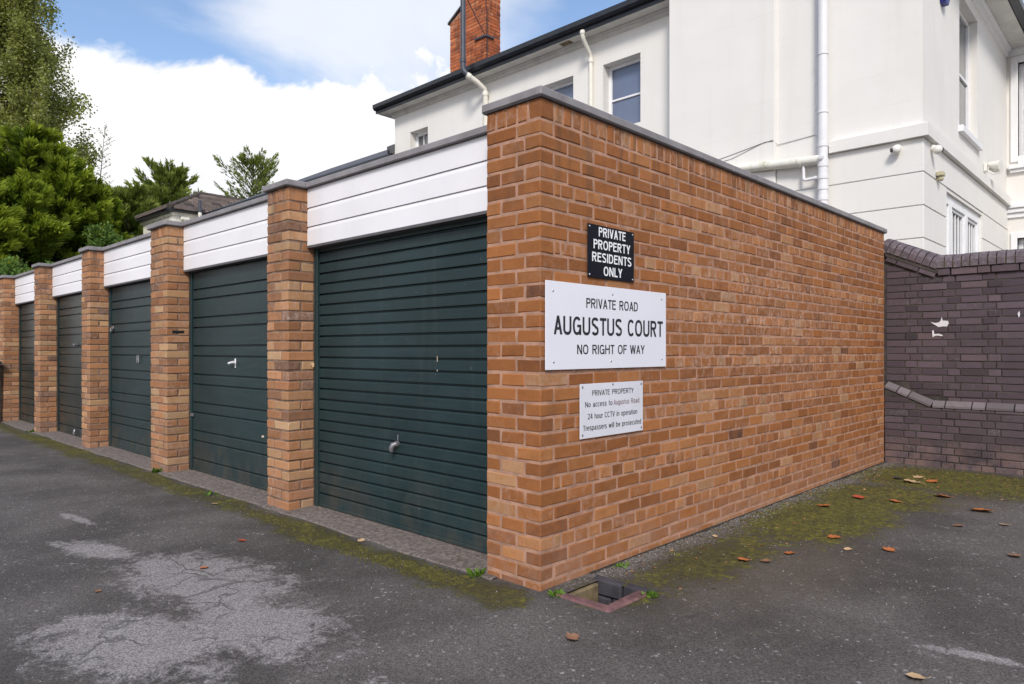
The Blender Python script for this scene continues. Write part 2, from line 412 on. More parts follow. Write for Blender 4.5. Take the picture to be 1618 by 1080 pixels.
# ------------------------------------------------------------------ ground
def ground_material():
    m, t, b = newmat('tarmac'); p = wpos(t)
    s = t.nodes.new('ShaderNodeSeparateXYZ'); t.links.new(p, s.inputs[0]); X, Y = s.outputs[0], s.outputs[1]
    M = lambda op, a, b_=None, c_=None, clamp=False: _m(op, a, b_, c_, clamp, t)
    big = _noise(p, .9, 6, .6, .4, t); mid = _noise(p, 5.5, 7, .65, .5, t); fin = _noise(p, 26, 6, .7, .2, t)
    vo = t.nodes.new('ShaderNodeTexVoronoi'); vo.inputs['Scale'].default_value = 190; t.links.new(p, vo.inputs['Vector'])
    vc = t.nodes.new('ShaderNodeSeparateColor'); t.links.new(vo.outputs['Color'], vc.inputs[0]); stone = vc.outputs[0]
    vo2 = t.nodes.new('ShaderNodeTexVoronoi'); vo2.inputs['Scale'].default_value = 75; t.links.new(p, vo2.inputs['Vector'])
    vc2 = t.nodes.new('ShaderNodeSeparateColor'); t.links.new(vo2.outputs['Color'], vc2.inputs[0]); stone2 = vc2.outputs[0]
    c = _mix(_sstep(big, .35, .68, t), (.067, .059, .053), (.128, .115, .105), t)
    c = _mix(M('MULTIPLY', _sstep(mid, .45, .75, t), .4), c, (.125, .115, .110), t)
    c = _mix(_sstep(stone, .0, 1.0, t), _mix(1, c, (.62, .62, .62), t, 'MULTIPLY'), _mix(1, c, (1.40, 1.39, 1.38), t, 'MULTIPLY'), t)
    def blob(cx, cy, rx, ry, rot=0):
        u = _mapping(p, (0, 0, 0), (0, 0, 0), (1, 1, 1), t)
        ca, sa = math.cos(rot), math.sin(rot)
        dx = M('SUBTRACT', X, cx); dy = M('SUBTRACT', Y, cy)
        a = M('DIVIDE', M('ADD', M('MULTIPLY', dx, ca), M('MULTIPLY', dy, sa)), rx)
        q = M('DIVIDE', M('SUBTRACT', M('MULTIPLY', dy, ca), M('MULTIPLY', dx, sa)), ry)
        return M('SUBTRACT', 1.0, M('SQRT', M('ADD', M('MULTIPLY', a, a), M('MULTIPLY', q, q))))
    def union(L):
        r = L[0]
        for k in L[1:]: r = M('MAXIMUM', r, k)
        return r
    vfin = _noise(p, 95, 4, .7, 0, t)
    rag = M('ADD', M('MULTIPLY', M('SUBTRACT', mid, .5), 1.9), M('ADD', M('MULTIPLY', M('SUBTRACT', fin, .5), 1.6), M('MULTIPLY', M('SUBTRACT', vfin, .5), .9)))
    # worn grey patches where the top dressing has gone
    pale = union([blob(-1.38, -1.08, .78, .36, .12), blob(-.62, -1.18, .50, .34, .1), blob(-.80, -1.62, .62, .30, .35), blob(-2.42, -1.31, .42, .13, .25),
                  blob(-.05, -1.75, .55, .20, .5), blob(.30, -1.15, .22, .10, .4), blob(1.72, .63, .17, .045, .2), blob(2.05, .50, .20, .05, .2), blob(-3.4, -1.15, .35, .05, .1)])
    pm = M('MULTIPLY', _sstep(M('ADD', pale, M('MULTIPLY', rag, 1.0)), -.06, .50, t), M('ADD', .62, M('MULTIPLY', stone, .5)), None, True)
    pc = _mix(_sstep(stone, 0, 1, t), (.232, .210, .202), (.395, .362, .350), t)
    # crazing inside the worn patch
    vcr = t.nodes.new('ShaderNodeTexVoronoi'); vcr.feature = 'DISTANCE_TO_EDGE'; vcr.inputs['Scale'].default_value = 3.1
    wob = t.nodes.new('ShaderNodeTexNoise'); wob.inputs['Scale'].default_value = 7; wob.inputs['Detail'].default_value = 7; t.links.new(p, wob.inputs['Vector'])
    va = t.nodes.new('ShaderNodeVectorMath'); va.operation = 'MULTIPLY_ADD'; t.links.new(wob.outputs['Color'], va.inputs[0]); va.inputs[1].default_value = (.28, .28, 0); t.links.new(p, va.inputs[2])
    t.links.new(va.outputs[0], vcr.inputs['Vector'])
    crk = M('SUBTRACT', 1.0, _sstep(vcr.outputs['Distance'], .006, .030, t))
    crk = M('MULTIPLY', crk, _sstep(M('ADD', _noise(_mapping(p, (4, 4, 0), tree=t), 1.9, 3, .5, 0, t), M('MULTIPLY', mid, .35)), .62, .78, t))
    c = _mix(M('MULTIPLY', pm, .88), c, pc, t)
    c = _mix(M('MULTIPLY', M('MULTIPLY', crk, pm), .65), c, (.045, .045, .038), t)
    # bare pale grit along the foot of the end wall and the doors
    gr1 = M('SUBTRACT', 1.0, M('DIVIDE', M('ABSOLUTE', M('SUBTRACT', X, .06)), .17))
    gr1 = M('MULTIPLY', gr1, _sstep(Y, -.05, .25, t))
    gm = M('MULTIPLY', _sstep(M('ADD', gr1, M('MULTIPLY', rag, .8)), .2, .8, t), .6)
    c = _mix(gm, c, _mix(_sstep(stone2, .2, .9, t), (.075, .068, .055), (.27, .25, .235), t), t)
    # scattered light chips
    chips = M('MULTIPLY', _sstep(stone2, .955, .985, t), _sstep(M('ADD', mid, M('MULTIPLY', big, .3)), .55, .85, t))
    c = _mix(M('MULTIPLY', chips, .7), c, (.46, .44, .43), t)
    # moss
    front = M('SUBTRACT', M('MAXIMUM', M('SUBTRACT', 1.0, M('DIVIDE', M('ABSOLUTE', M('ADD', Y, .20)), .20)), -1.5), M('MULTIPLY', M('SUBTRACT', 1.0, _sstep(X, .35, -.1, t)), 2.5))
    front = M('ADD', M('MULTIPLY', front, .62), M('MULTIPLY', M('SUBTRACT', _noise(_mapping(p, (9, 3, 0), tree=t), 1.6, 4, .6, .3, t), .5), 1.5))
    side = union([blob(.45, 2.55, .52, 1.15, 0), blob(.85, 4.85, 1.5, .85, 0), M('SUBTRACT', blob(.36, 1.1, .40, 1.2, .0), .22), blob(2.2, 5.0, 1.3, .60, 0), M('SUBTRACT', blob(.30, .25, .55, .50, 0), .42), blob(.50, 3.6, .6, .8, 0)])
    ml = M('ADD', M('MAXIMUM', front, M('ADD', M('MULTIPLY', M('MAXIMUM', side, -.35), 1.0), .06)), M('MULTIPLY', rag, .50))
    mm = _sstep(ml, .10, .48, t)
    mossc = _mix(_sstep(fin, .38, .66, t), (.050, .044, .009), _mix(_sstep(_m('ADD', mid, _m('MULTIPLY', _sstep(Y, .9, 2.2, t), .12, tree=t), tree=t), .46, .68, t), (.086, .075, .009), (.205, .185, .009), t), t)
    c = _mix(M('MULTIPLY', mm, .88), c, mossc, t)
    # damp brown silt round the gully and under the wall
    silt = _sstep(M('ADD', union([blob(.55, 1.2, .9, 1.6, 0), blob(.8, 3.9, .9, .8, 0)]), M('MULTIPLY', rag, .7)), .1, .7, t)
    c = _mix(M('MULTIPLY', M('MULTIPLY', silt, M('SUBTRACT', 1.0, mm)), .40), c, (.105, .082, .050), t)
    setc(t, b.inputs['Base Color'], c)
    setc(t, b.inputs['Roughness'], M('SUBTRACT', .92, M('MULTIPLY', stone, .22)))
    b.inputs['Specular IOR Level'].default_value = .4
    h = M('ADD', M('MULTIPLY', stone, .55), M('ADD', M('MULTIPLY', stone2, .4), M('MULTIPLY', mid, 1.2)))
    h = M('ADD', h, M('MULTIPLY', mm, M('ADD', .5, M('MULTIPLY', fin, 1.8))))
    h = M('SUBTRACT', h, M('MULTIPLY', M('MULTIPLY', crk, pm), 1.2))
    bump(t, b, h, .75, .006)
    return m
ground_material()
GX0, GX1, GY0, GY1 = .105, .365, .055, .350     # gully opening
def ground():
    m = MB(); xs = [-600, -60, -14, -6, -2.5, GX0, GX1, 1.2, 2.5, 5, 30, 600]; ys = [-600, -40, -8, -2.5, -1, GY0, GY1, 1.5, 3.5, 5.5, 12, 60, 600]
    vi = {}
    def V(i, j):
        if (i, j) not in vi: vi[(i, j)] = len(m.v); m.v.append((xs[i], ys[j], 0.0))
        return vi[(i, j)]
    for i in range(len(xs) - 1):
        for j in range(len(ys) - 1):
            if xs[i] == GX0 and ys[j] == GY0: continue
            m.f.append((V(i, j), V(i + 1, j), V(i + 1, j + 1), V(i, j + 1))); m.sm.append(False)
    o = m.build('ground', 'tarmac'); o['kind'] = 'structure'
ground()
def apron():
    rr = random.Random(5); n = 150; x0, x1 = -12.2, -.30; vs = []; fs = []
    e = 0
    for i in range(n + 1):
        x = x0 + (x1 - x0) * i / n; e = e * .8 + rr.uniform(-.009, .009)
        yf = -.045 + e
        vs += [(x, yf - .03, -.006), (x, yf, .006), (x, .10, .012), (x, .30, .016)]
    for i in range(n):
        for k in range(3):
            a = i * 4 + k; fs.append((a, a + 4, a + 5, a + 1))
    m = MB(); m.add(vs, fs); o = m.build('concrete_apron', 'concrete'); o['kind'] = 'structure'
apron()
def gully():
    g = thing('drain_gully', 'open square drain gully edged in dull red bricks at the foot of the wall corner', 'drain')
    m = MB(); m.box(GX0 - .03, GX1 + .03, GY0 - .03, GY1 + .03, -.34, -.30); m.build('silt_bed', 'soil_dark', g)
    rr = random.Random(2)
    def piece(nm, mat, *a, b=.008): k = MB(); k.bbox(*a, b=b, jit=.004, rnd=rr); k.build(nm, mat, g)
    piece('edge_brick', 'earth_brick', GX0 - .02, GX1 + .055, GY0 - .055, GY0 + .012, -.075, .010)
    piece('edge_brick', 'earth_brick', GX1 - .012, GX1 + .055, GY0 + .016, GY1 - .01, -.075, .011)
    piece('edge_brick', 'earth_dark', GX0 - .05, GX1 - .12, GY1 - .012, GY1 + .05, -.075, .008)
    piece('edge_brick', 'earth_dark', GX1 - .112, GX1 + .055, GY1 - .006, GY1 + .05, -.075, .009)
    piece('wall_brick', 'earth_dark', GX0 - .03, GX0 + .075, GY1 - .006, GY1 + .08, -.31, -.079)
    piece('wall_brick', 'earth_dark', GX0 + .083, GX1 + .03, GY1 - .004, GY1 + .08, -.31, -.079)
    piece('wall_brick', 'ochre_stone', GX0 - .08, GX0 + .006, GY0 - .02, GY1 - .008, -.31, -.012)
    piece('wall_brick', 'earth_dark', GX1 - .004, GX1 + .08, GY0 - .02, GY1 - .01, -.31, -.079)
    piece('wall_brick', 'earth_dark', GX0 - .02, GX1 + .02, GY0 - .08, GY0 + .004, -.31, -.079)
gully()

# ------------------------------------------------------------------ the garages
EW, WL = .385, 5.63                       # end wall front width, depth
P_R = [-2.50, -4.858, -7.329, -9.687, -12.045]
P_W = [.327, .44, .327, .327, .327]
ROWH = .075; BH = .065; J = .010
G = []
ORD = ['first and nearest', 'second', 'third', 'fourth', 'fifth and farthest']
LBL = ['nearest lock-up garage with closely ribbed dark green door and brick wall carrying the signs',
       'second garage in the row, dark green door with a white T handle',
       'third garage in the row, dark green door with an H shaped handle and side hasp',
       'fourth garage in the row, glossy dark door with a padlock low at its foot',
       'fifth garage in the row, farthest dark door before the wheelie bin']
for i in range(5):
    G.append(thing('lock_up_garage', LBL[i], 'garage', 'row of lock-up garages'))
def end_wall():
    g = G[0]
    m = MB()
    m.box(-EW + .004, -.004, .004, .30, -.1, 2.465); m.box(-.225 + .004, -.004, .30, WL - .004, -.1, 2.465)
    core = m.build('end_wall', 'mortar', g)
    items = []; top = 2.358
    for k in range(33):
        z1 = top - k * ROWH; z0 = z1 - BH
        if z1 < -.03: break
        A = (k % 2 == 0); hd = (k % 4 == 0 and k > 0)
        dk = .05
        ef = .05
        if A:
            items.append((-EW, -EW + .215, 0, .1025, z0, z1, tint_end(ef))); items.append((-.16, 0, 0, .1025, z0, z1, tint_end(ef)))
            y = .1125
        else:
            items.append((-EW, -EW + .1025, 0, .1025, z0, z1, tint_end(ef))); items.append((-EW + .1125, -.1125, 0, .1025, z0, z1, tint_end(ef)))
            y = 0.0
        first = True
        while y < WL - .03:
            if hd and first: L = .046
            elif hd: L = .1025
            else: L = .215
            first = False
            y1 = min(y + L + BR.uniform(-.003, .003), WL)
            # salts bloom over the middle of the long wall, and on the flat-laid header courses
            zc_ = (z0 + z1) / 2
            e = .60 * math.exp(-((y - 2.7) / 1.6) ** 2 - ((zc_ - 1.40 + .12 * math.sin(y * 2.1)) / .60) ** 2) + (.18 if hd else .02) + (.12 if zc_ < .1 else 0)
            t = tint_end(e, .010 if not hd else .006)
            if hd: t = (min(1, t[0] + .12), t[1], t[2])
            if zc_ < .12: t = (min(1, t[0] * .7 + .30), .46, t[2])
            items.append((-.1025, 0, y, y1, z0, z1, t)); y = y1 + J
    # brick-on-edge course under the coping
    zt = 2.466
    x = -EW
    for wd in (.068, .066, .068, .066):
        items.append((x, x + wd, 0, .215, zt - .098, zt, tint_pier()[:2] + (.35,))); x += wd + .009
    items.append((x, 0, 0, .1025, zt - .098, zt, tint_end(.2)))
    y = .1125
    while y < WL - .03:
        items.append((-.215, 0, y, min(y + .0655, WL), zt - .098, zt, (BR.uniform(.35, 1), BR.uniform(.2, .7), max(0, BR.gauss(.32, .2))))); y += .0752
    lay(core, items, 'end_brick', 300)
    m = MB()   # coping in lengths
    ys = [-.022, 2.05, 4.1, WL + .03]
    for a, b_ in zip(ys[:-1], ys[1:]):
        k = MB(); k.bbox(-EW - .02 if a < 0 else -.26, .022, a + .002, b_ - .002, 2.470, 2.516, b=.006); k.build('coping', 'coping', g)
    k = MB(); k.box(-EW - .012, .012, -.012, WL + .02, 2.4655, 2.4705); k.build('coping_bed', 'coping_edge', g)
end_wall()
def pier(i):
    g = G[i]; x1 = P_R[i]; wd = P_W[i]; x0 = x1 - wd; D = .215
    m = MB(); m.box(x0 + .006, x1 - .006, .006, D + .15, -.1, 2.42); core = m.build('pier', 'mortar_dark', g)
    items = []; top = 2.318
    rows = 32
    for k in range(rows):
        z1 = top - k * ROWH; z0 = z1 - BH
        if z1 < -.03: break
        def B(a, b_, c, d): items.append((a, b_, c, d, z0, z1, tint_pier()))
        if wd < .4:
            if k % 2 == 0:
                B(x0, x0 + .1025, 0, D); B(x0 + .1125, x1, 0, .1025); B(x0 + .1125, x1, .1125, D)
            else:
                B(x0, x0 + .215, 0, .1025); B(x0, x0 + .215, .1125, D); B(x0 + .225, x1, 0, D)
        else:
            if k % 2 == 0:
                for yy in ((0, .1025), (.1125, D)): B(x0, x0 + .215, *yy); B(x0 + .225, x1, *yy)
            else:
                B(x0, x0 + .1025, 0, D); B(x0 + .1125, x1 - .1125, 0, .1025); B(x0 + .1125, x1 - .1125, .1125, D); B(x1 - .1025, x1, 0, D)
    n = int(round(wd / .0755)); s_ = wd / n
    for q in range(n):
        items.append((x0 + q * s_ + .004, x0 + (q + 1) * s_ - .004 + (.004 if q == n - 1 else 0), 0, D, 2.328, 2.426, tint_pier()))
    lay(core, items, 'pier_brick', 300, proud=.0025)
    k = MB(); k.bbox(x0 - .028, x1 + .028, -.028, .30, 2.431, 2.476, b=.006); k.build('pier_cap', 'coping', g)
    k = MB(); k.box(x0 - .012, x1 + .012, -.012, .28, 2.4255, 2.4315); k.build('cap_bed', 'coping_edge', g)
for i in range(5): pier(i)
FY, DYF = .157, .215
def bay(i):
    g = G[i]
    xr = -EW if i == 0 else P_R[i - 1] - P_W[i - 1]; xl = P_R[i]
    # fascia of three boards, each with a chamfered top edge
    zb, zt = 1.996, 2.428; h = (zt - zb) / 3
    core = MB(); core.box(xl + .004, xr - .004, FY + .022, FY + .05, zb + .01, zt - .004); fa = core.build('fascia', 'coping_edge', g)
    for k in range(3):
        z0 = zb + k * h; z1 = z0 + h
        m = MB(); prof = [(FY, z0 + .0025), (FY + .0215, z0 + .0025), (FY + .0215, z1 - .0005), (FY + .010, z1 - .0005), (FY + .009, z1 - .003), (FY + .0008, z1 - .024), (FY, z1 - .030)]
        if k == 2: prof = [(FY, z0 + .003), (FY + .0215, z0 + .003), (FY + .0215, z1 - .002), (FY, z1 - .002)]
        m.prism(prof, 'x', xl + .003, xr - .003); m.build('board', 'fascia', fa)
    m = MB(); m.box(xl + .003, xr - .003, FY - .001, DYF + .05, zb - .016, zb + .0025); m.build('drip_strip', 'coping_edge', g)
    m = MB(); m.bbox(xl + .030, xr - (.030 if i else .001), FY - .030, FY + .25, 2.430, 2.472, b=.005); m.build('fascia_coping', 'coping', g)
    m = MB(); m.box(xl + .004, xr - .004, FY - .012, FY + .06, 2.4255, 2.4305); m.build('coping_bed', 'coping_edge', g)
    # door: steel frame, leaf of pressed panels
    paint = 'door_paint' if i < 3 else 'door_paint_brown'
    fw_ = .052
    m = MB()
    m.bbox(xl + .003, xl + fw_, DYF - .004, DYF + .06, .012, 2.10, b=.006); m.bbox(xr - fw_, xr - .003, DYF - .004, DYF + .06, .012, 2.10, b=.006)
    m.box(xl + fw_, xr - fw_, DYF + .0, DYF + .06, 2.03, 2.10)
    fr = m.build('door_frame', paint, g)
    lx0, lx1 = xl + fw_ + .006, xr - fw_ - .006; yl = DYF + .012
    m = MB(); m.box(lx0 - .002, lx1 + .002, yl + .0245, yl + .036, .03, 2.06); door = m.build('garage_door', paint, g)
    if i == 0: hs = [.0795] * 26
    else:
        hs = []
        k = 0
        while sum(hs) < 2.0: hs.append(.098 if k % 2 == 0 else .180); k += 1
    z = .045
    for h_ in hs:
        if z > 2.03: break
        m = MB(); t_ = .015
        m.prism([(yl, z), (yl + .024, z + .001), (yl + .024, z + h_ - .0005), (yl + .0225, z + h_ - .0005), (yl + .0220, z + h_ - t_ + .003), (yl + .0070, z + h_ - t_), (yl + .0010, z + h_ - t_ - .0045), (yl, z + h_ - t_ - .008)], 'x', lx0, lx1)
        m.build('panel', paint, door); z += h_
    m = MB(); m.bbox(lx0, lx1, yl - .006, yl + .02, .018, .043, b=.004); m.build('bottom_rail', paint, door)
    return door
DOORS = [bay(i) for i in range(5)]
def hardware():
    y = DYF + .012
    def part(nm, mat, fn, par):
        m = MB(); fn(m); return m.build(nm, mat, par)
    # garage 1: hooked grey handle, scraped paint
    def h1(m):
        m.tube([(-1.462, y, .580), (-1.462, y - .016, .580)], .020, 14); m.tube([(-1.462, y - .014, .580), (-1.470, y - .034, .575), (-1.478, y - .040, .553), (-1.480, y - .038, .530)], [.018, .019, .018, .014], 12)
    part('handle', 'dull_steel', h1, DOORS[0])
    part('lock_plate', 'steel', lambda m: m.bbox(-1.466, -1.457, y - .003, y + .002, .603, .640, b=.001), DOORS[0])
    for z0, z1 in ((1.130, 1.168), (1.068, 1.085)):
        part('scrape', 'bare_metal', lambda m: m.add([(-1.061, y - .0009, z0), (-1.053, y - .0009, z0 + .004), (-1.054, y - .0009, z1), (-1.060, y - .0009, z1 - .004)], [(0, 1, 2, 3)]), DOORS[0])
    part('rag_tuft', 'leaf_tan', lambda m: (m.sphere((-2.492, .20, 1.095), .016, 8, 6, (1.3, .7, .8)), m.sphere((-2.478, .197, 1.080), .010, 7, 5), m.tube([(-2.492, .2, 1.095), (-2.520, .17, 1.10)], [.005, .002], 6)), G[0])
    # garage 2: white T handle
    def h2(m):
        m.bbox(-3.870, -3.850, y - .006, y + .002, 1.045, 1.130, b=.003); m.tube([(-3.86, y, 1.092), (-3.86, y - .035, 1.092)], .010, 10)
        m.tube([(-3.918, y - .036, 1.086), (-3.825, y - .036, 1.099)], .011, 10)
    part('handle', 'letter_white', h2, DOORS[1])
    part('lock_boss', 'bare_metal', lambda m: m.sphere((-3.34, y - .002, .468), .017, 10, 6, (1.3, .4, .7)), DOORS[1])
    part('letter_slot', 'black_plastic', lambda m: m.bbox(-4.99, -4.856, .050, .165, 1.372, 1.400, b=.003), G[1])
    part('hinge_catch', 'dull_steel', lambda m: m.bbox(-4.83, -4.765, y - .022, y, .548, .578, b=.004), DOORS[1])
    # garage 3: H handle, hasp and padlock at the edge
    def h3(m):
        for dx in (-.022, .022): m.bbox(-6.275 + dx - .007, -6.275 + dx + .007, y - .030, y + .001, 1.062, 1.148, b=.003)
        m.bbox(-6.290, -6.260, y - .024, y - .006, 1.097, 1.113, b=.002)
    part('handle', 'steel', h3, DOORS[2])
    part('hasp', 'steel', lambda m: (m.bbox(-7.26, -7.17, y - .012, y, 1.47, 1.505, b=.002), m.bbox(-7.215, -7.175, y - .04, y - .012, 1.435, 1.478, b=.004)), DOORS[2])
    # garage 4: lever handle, foot bolt
    part('handle', 'dull_steel', lambda m: (m.tube([(-8.70, y, 1.28), (-8.70, y - .04, 1.28)], .02, 10), m.tube([(-8.74, y - .04, 1.29), (-8.66, y - .04, 1.27)], .012, 8)), DOORS[3])
    part('padlock', 'steel', lambda m: (m.bbox(-8.745, -8.70, y - .05, y - .02, .045, .085, b=.006), m.tube([(-8.735, y - .035, .08), (-8.735, y - .035, .115), (-8.71, y - .035, .115), (-8.71, y - .035, .08)], .006, 6)), DOORS[3])
    part('handle', 'dull_steel', lambda m: m.bbox(-10.86, -10.80, y - .04, y, 1.13, 1.15, b=.003), DOORS[4])
hardware()
def garage_shell():
    for i in range(5):
        xr = -.23 if i == 0 else P_R[i - 1] - P_W[i - 1] / 2; xl = P_R[i] - (P_W[i] if i == 4 else P_W[i] / 2)
        m = MB(); m.box(xl, xr, FY + .06, WL, 2.36, 2.41); m.build('roof', 'slate', G[i])
        m = MB(); m.box(xl, xr, WL - .1, WL, -.1, 2.36); m.build('rear_wall', 'mortar', G[i])
        m = MB(); m.box(xl, xr, DYF + .08, WL - .1, .016, .02); m.build('floor_slab', 'concrete', G[i])
        if i < 4:
            m = MB(); m.box(P_R[i] - P_W[i] / 2 - .05, P_R[i] - P_W[i] / 2 + .05, .37, WL - .1, -.1, 2.36); m.build('party_wall', 'mortar', G[i])
    m = MB(); m.box(P_R[4] - P_W[4], P_R[4] - P_W[4] + .1, .37, WL - .1, -.1, 2.36); m.build('party_wall', 'mortar', G[4])
garage_shell()

# ------------------------------------------------------------------ signs
def glyph(ch, t):
    """one sans-serif character as ('R',x0,y0,x1,y1) bars, ('D',x0,y0,x1,y1) slanted bars cut level, ('C',points) bent strokes; cap height 1"""
    h = t / 2; dt = t * 1.08; X = .73
    def arc(cx, cy, rx, ry, a0, a1, n=22, e=2.35):
        o = []
        for i in range(n + 1):
            a = math.radians(a0 + (a1 - a0) * i / n); c, q = math.cos(a), math.sin(a)
            o.append((cx + rx * math.copysign(abs(c) ** (2 / e), c), cy + ry * math.copysign(abs(q) ** (2 / e), q)))
        return o
    W = dict(A=.68, C=.68, D=.67, E=.57, F=.54, G=.71, H=.68, I=t, L=.53, N=.68, O=.74, P=.62, R=.66, S=.63, T=.60, U=.67, V=.66, W=.94, Y=.66,
             a=.52, b=.54, c=.50, d=.54, e=.53, g=.54, h=.50, i=t, l=t, n=.50, o=.55, p=.54, r=.32, s=.48, t=.29, u=.50, w=.76)
    w = W.get(ch, .56); P = []
    rc = lambda *a: P.append(('R',) + a); dg = lambda *a: P.append(('D',) + a); cv = lambda p: P.append(('C', p))
    if ch == 'A': dg(dt / 2, 0, w / 2, 1); dg(w - dt / 2, 0, w / 2, 1); rc(w * .22, .25, w * .78, .25 + t * .9)
    elif ch == 'C': cv(arc(w / 2, .5, w / 2 - h, .51 - h, 42, 318))
    elif ch == 'D': rc(0, 0, t, 1); cv([(h, 1 - h)] + arc(w * .45, .5, w * .55 - h, .5 - h, 90, -90) + [(h, h)])
    elif ch in 'EF':
        rc(0, 0, t, 1); rc(0, 1 - t, w, 1); rc(0, .47, w * .92, .47 + t * .95)
        if ch == 'E': rc(0, 0, w, t)
    elif ch == 'G': cv(arc(w / 2, .5, w / 2 - h, .51 - h, 42, 345)); rc(w * .52, .42, w, .42 + t * .9); rc(w - t, 0, w, .45)
    elif ch == 'H': rc(0, 0, t, 1); rc(w - t, 0, w, 1); rc(0, .46, w, .46 + t)
    elif ch == 'I': rc(0, 0, t, 1)
    elif ch == 'L': rc(0, 0, t, 1); rc(0, 0, w, t)
    elif ch == 'N': rc(0, 0, t, 1); rc(w - t, 0, w, 1); dg(dt * .55, 1, w - dt * .55, 0)
    elif ch == 'O': cv(arc(w / 2, .5, w / 2 - h, .51 - h, 0, 360, 36))
    elif ch in 'PR':
        rc(0, 0, t, 1); cv([(h, 1 - h)] + arc(w * .55, .72 , w * .43 - h, .28 - h, 90, -90) + [(h, .44 + h)])
        if ch == 'R': dg(w * .52, .46, w - dt * .55, 0)
    elif ch == 'S': cv(arc(w / 2, .745, w / 2 - h, .265 - h, 22, 262) + arc(w / 2, .265, w / 2 - h * 1.0, .275 - h, 82, -158))
    elif ch == 'T': rc(w / 2 - h, 0, w / 2 + h, 1); rc(0, 1 - t, w, 1)
    elif ch == 'U': cv([(h, 1)] + arc(w / 2, .33, w / 2 - h, .34 - h, 180, 360) + [(w - h, 1)])
    elif ch == 'V': dg(dt / 2, 1, w / 2, 0); dg(w - dt / 2, 1, w / 2, 0)
    elif ch == 'W':
        for a, b in ((dt / 2, w * .28), (w / 2, w * .28), (w / 2, w * .72), (w - dt / 2, w * .72)): dg(a, 1, b, 0)
    elif ch == 'Y': dg(dt / 2, 1, w / 2, .42); dg(w - dt / 2, 1, w / 2, .42); rc(w / 2 - h, 0, w / 2 + h, .46)
    elif ch == '2': cv(arc(w / 2, .72, w / 2 - h, .29 - h, 170, -25) + [(h * 1.3, h)]); rc(0, 0, w, t)
    elif ch == '4': rc(w * .62, 0, w * .62 + t, 1); rc(0, .23, w, .23 + t * .9); dg(dt * .5, .25, w * .68, 1)
    elif ch == 'a': cv(arc(w * .45, X - .20, w * .42 - h, .20 - h, 160, 0) + [(w - h * 1.6, h)]); cv(arc(w * .42, .215, w * .42 - h, .225 - h, 0, 360, 24)); rc(w - t * 1.3, 0, w - t * .3, X * .6)
    elif ch in 'bpdg':
        cv(arc(w / 2, X / 2, w / 2 - h, X / 2 + .01 - h, 0, 360, 28))
        if ch == 'b': rc(0, 0, t, 1)
        elif ch == 'd': rc(w - t, 0, w, 1)
        elif ch == 'p': rc(0, -.24, t, X)
        else: cv([(w - h, X)] + arc(w / 2, -.02, w / 2 - h, .22 - h, 0, -150))
    elif ch == 'c': cv(arc(w / 2, X / 2, w / 2 - h, X / 2 + .01 - h, 45, 315))
    elif ch == 'e': cv(arc(w / 2, X / 2, w / 2 - h, X / 2 + .01 - h, 0, 315)); rc(h, X * .44, w - h * .3, X * .44 + t * .85)
    elif ch in 'hn': rc(0, 0, t, 1 if ch == 'h' else X); cv([(h, X * .6)] + arc(w / 2, X * .62, w / 2 - h, X * .38 - h, 180, 0) + [(w - h, 0)])
    elif ch == 'i': rc(0, 0, t, X); rc(0, .86, t, 1)
    elif ch == 'l': rc(0, 0, t, 1)
    elif ch == 'o': cv(arc(w / 2, X / 2, w / 2 - h, X / 2 + .01 - h, 0, 360, 28))
    elif ch == 'r': rc(0, 0, t, X); cv([(h, X * .5)] + arc(w * .85, X * .62, w * .75 - h, X * .38 - h, 180, 88))
    elif ch == 's': cv(arc(w / 2, X * .745, w / 2 - h, X * .265 - h * .8, 22, 262, 14) + arc(w / 2, X * .265, w / 2 - h, X * .275 - h * .8, 82, -158, 14))
    elif ch == 't': cv([(w * .42, .93)] + [(w * .42, .25)] + arc(w * .85, .22, w * .43, .22 - h, 180, 270, 8)); rc(0, X - t, w, X)
    elif ch == 'u': cv([(h, X)] + arc(w / 2, .28, w / 2 - h, .28 - h, 180, 360) + [(w - h, X)]); rc(w - t, 0, w, X)
    elif ch == 'w':
        for a, b in ((dt / 2, w * .28), (w / 2, w * .28), (w / 2, w * .72), (w - dt / 2, w * .72)): dg(a, X, b, 0)
    return P, w
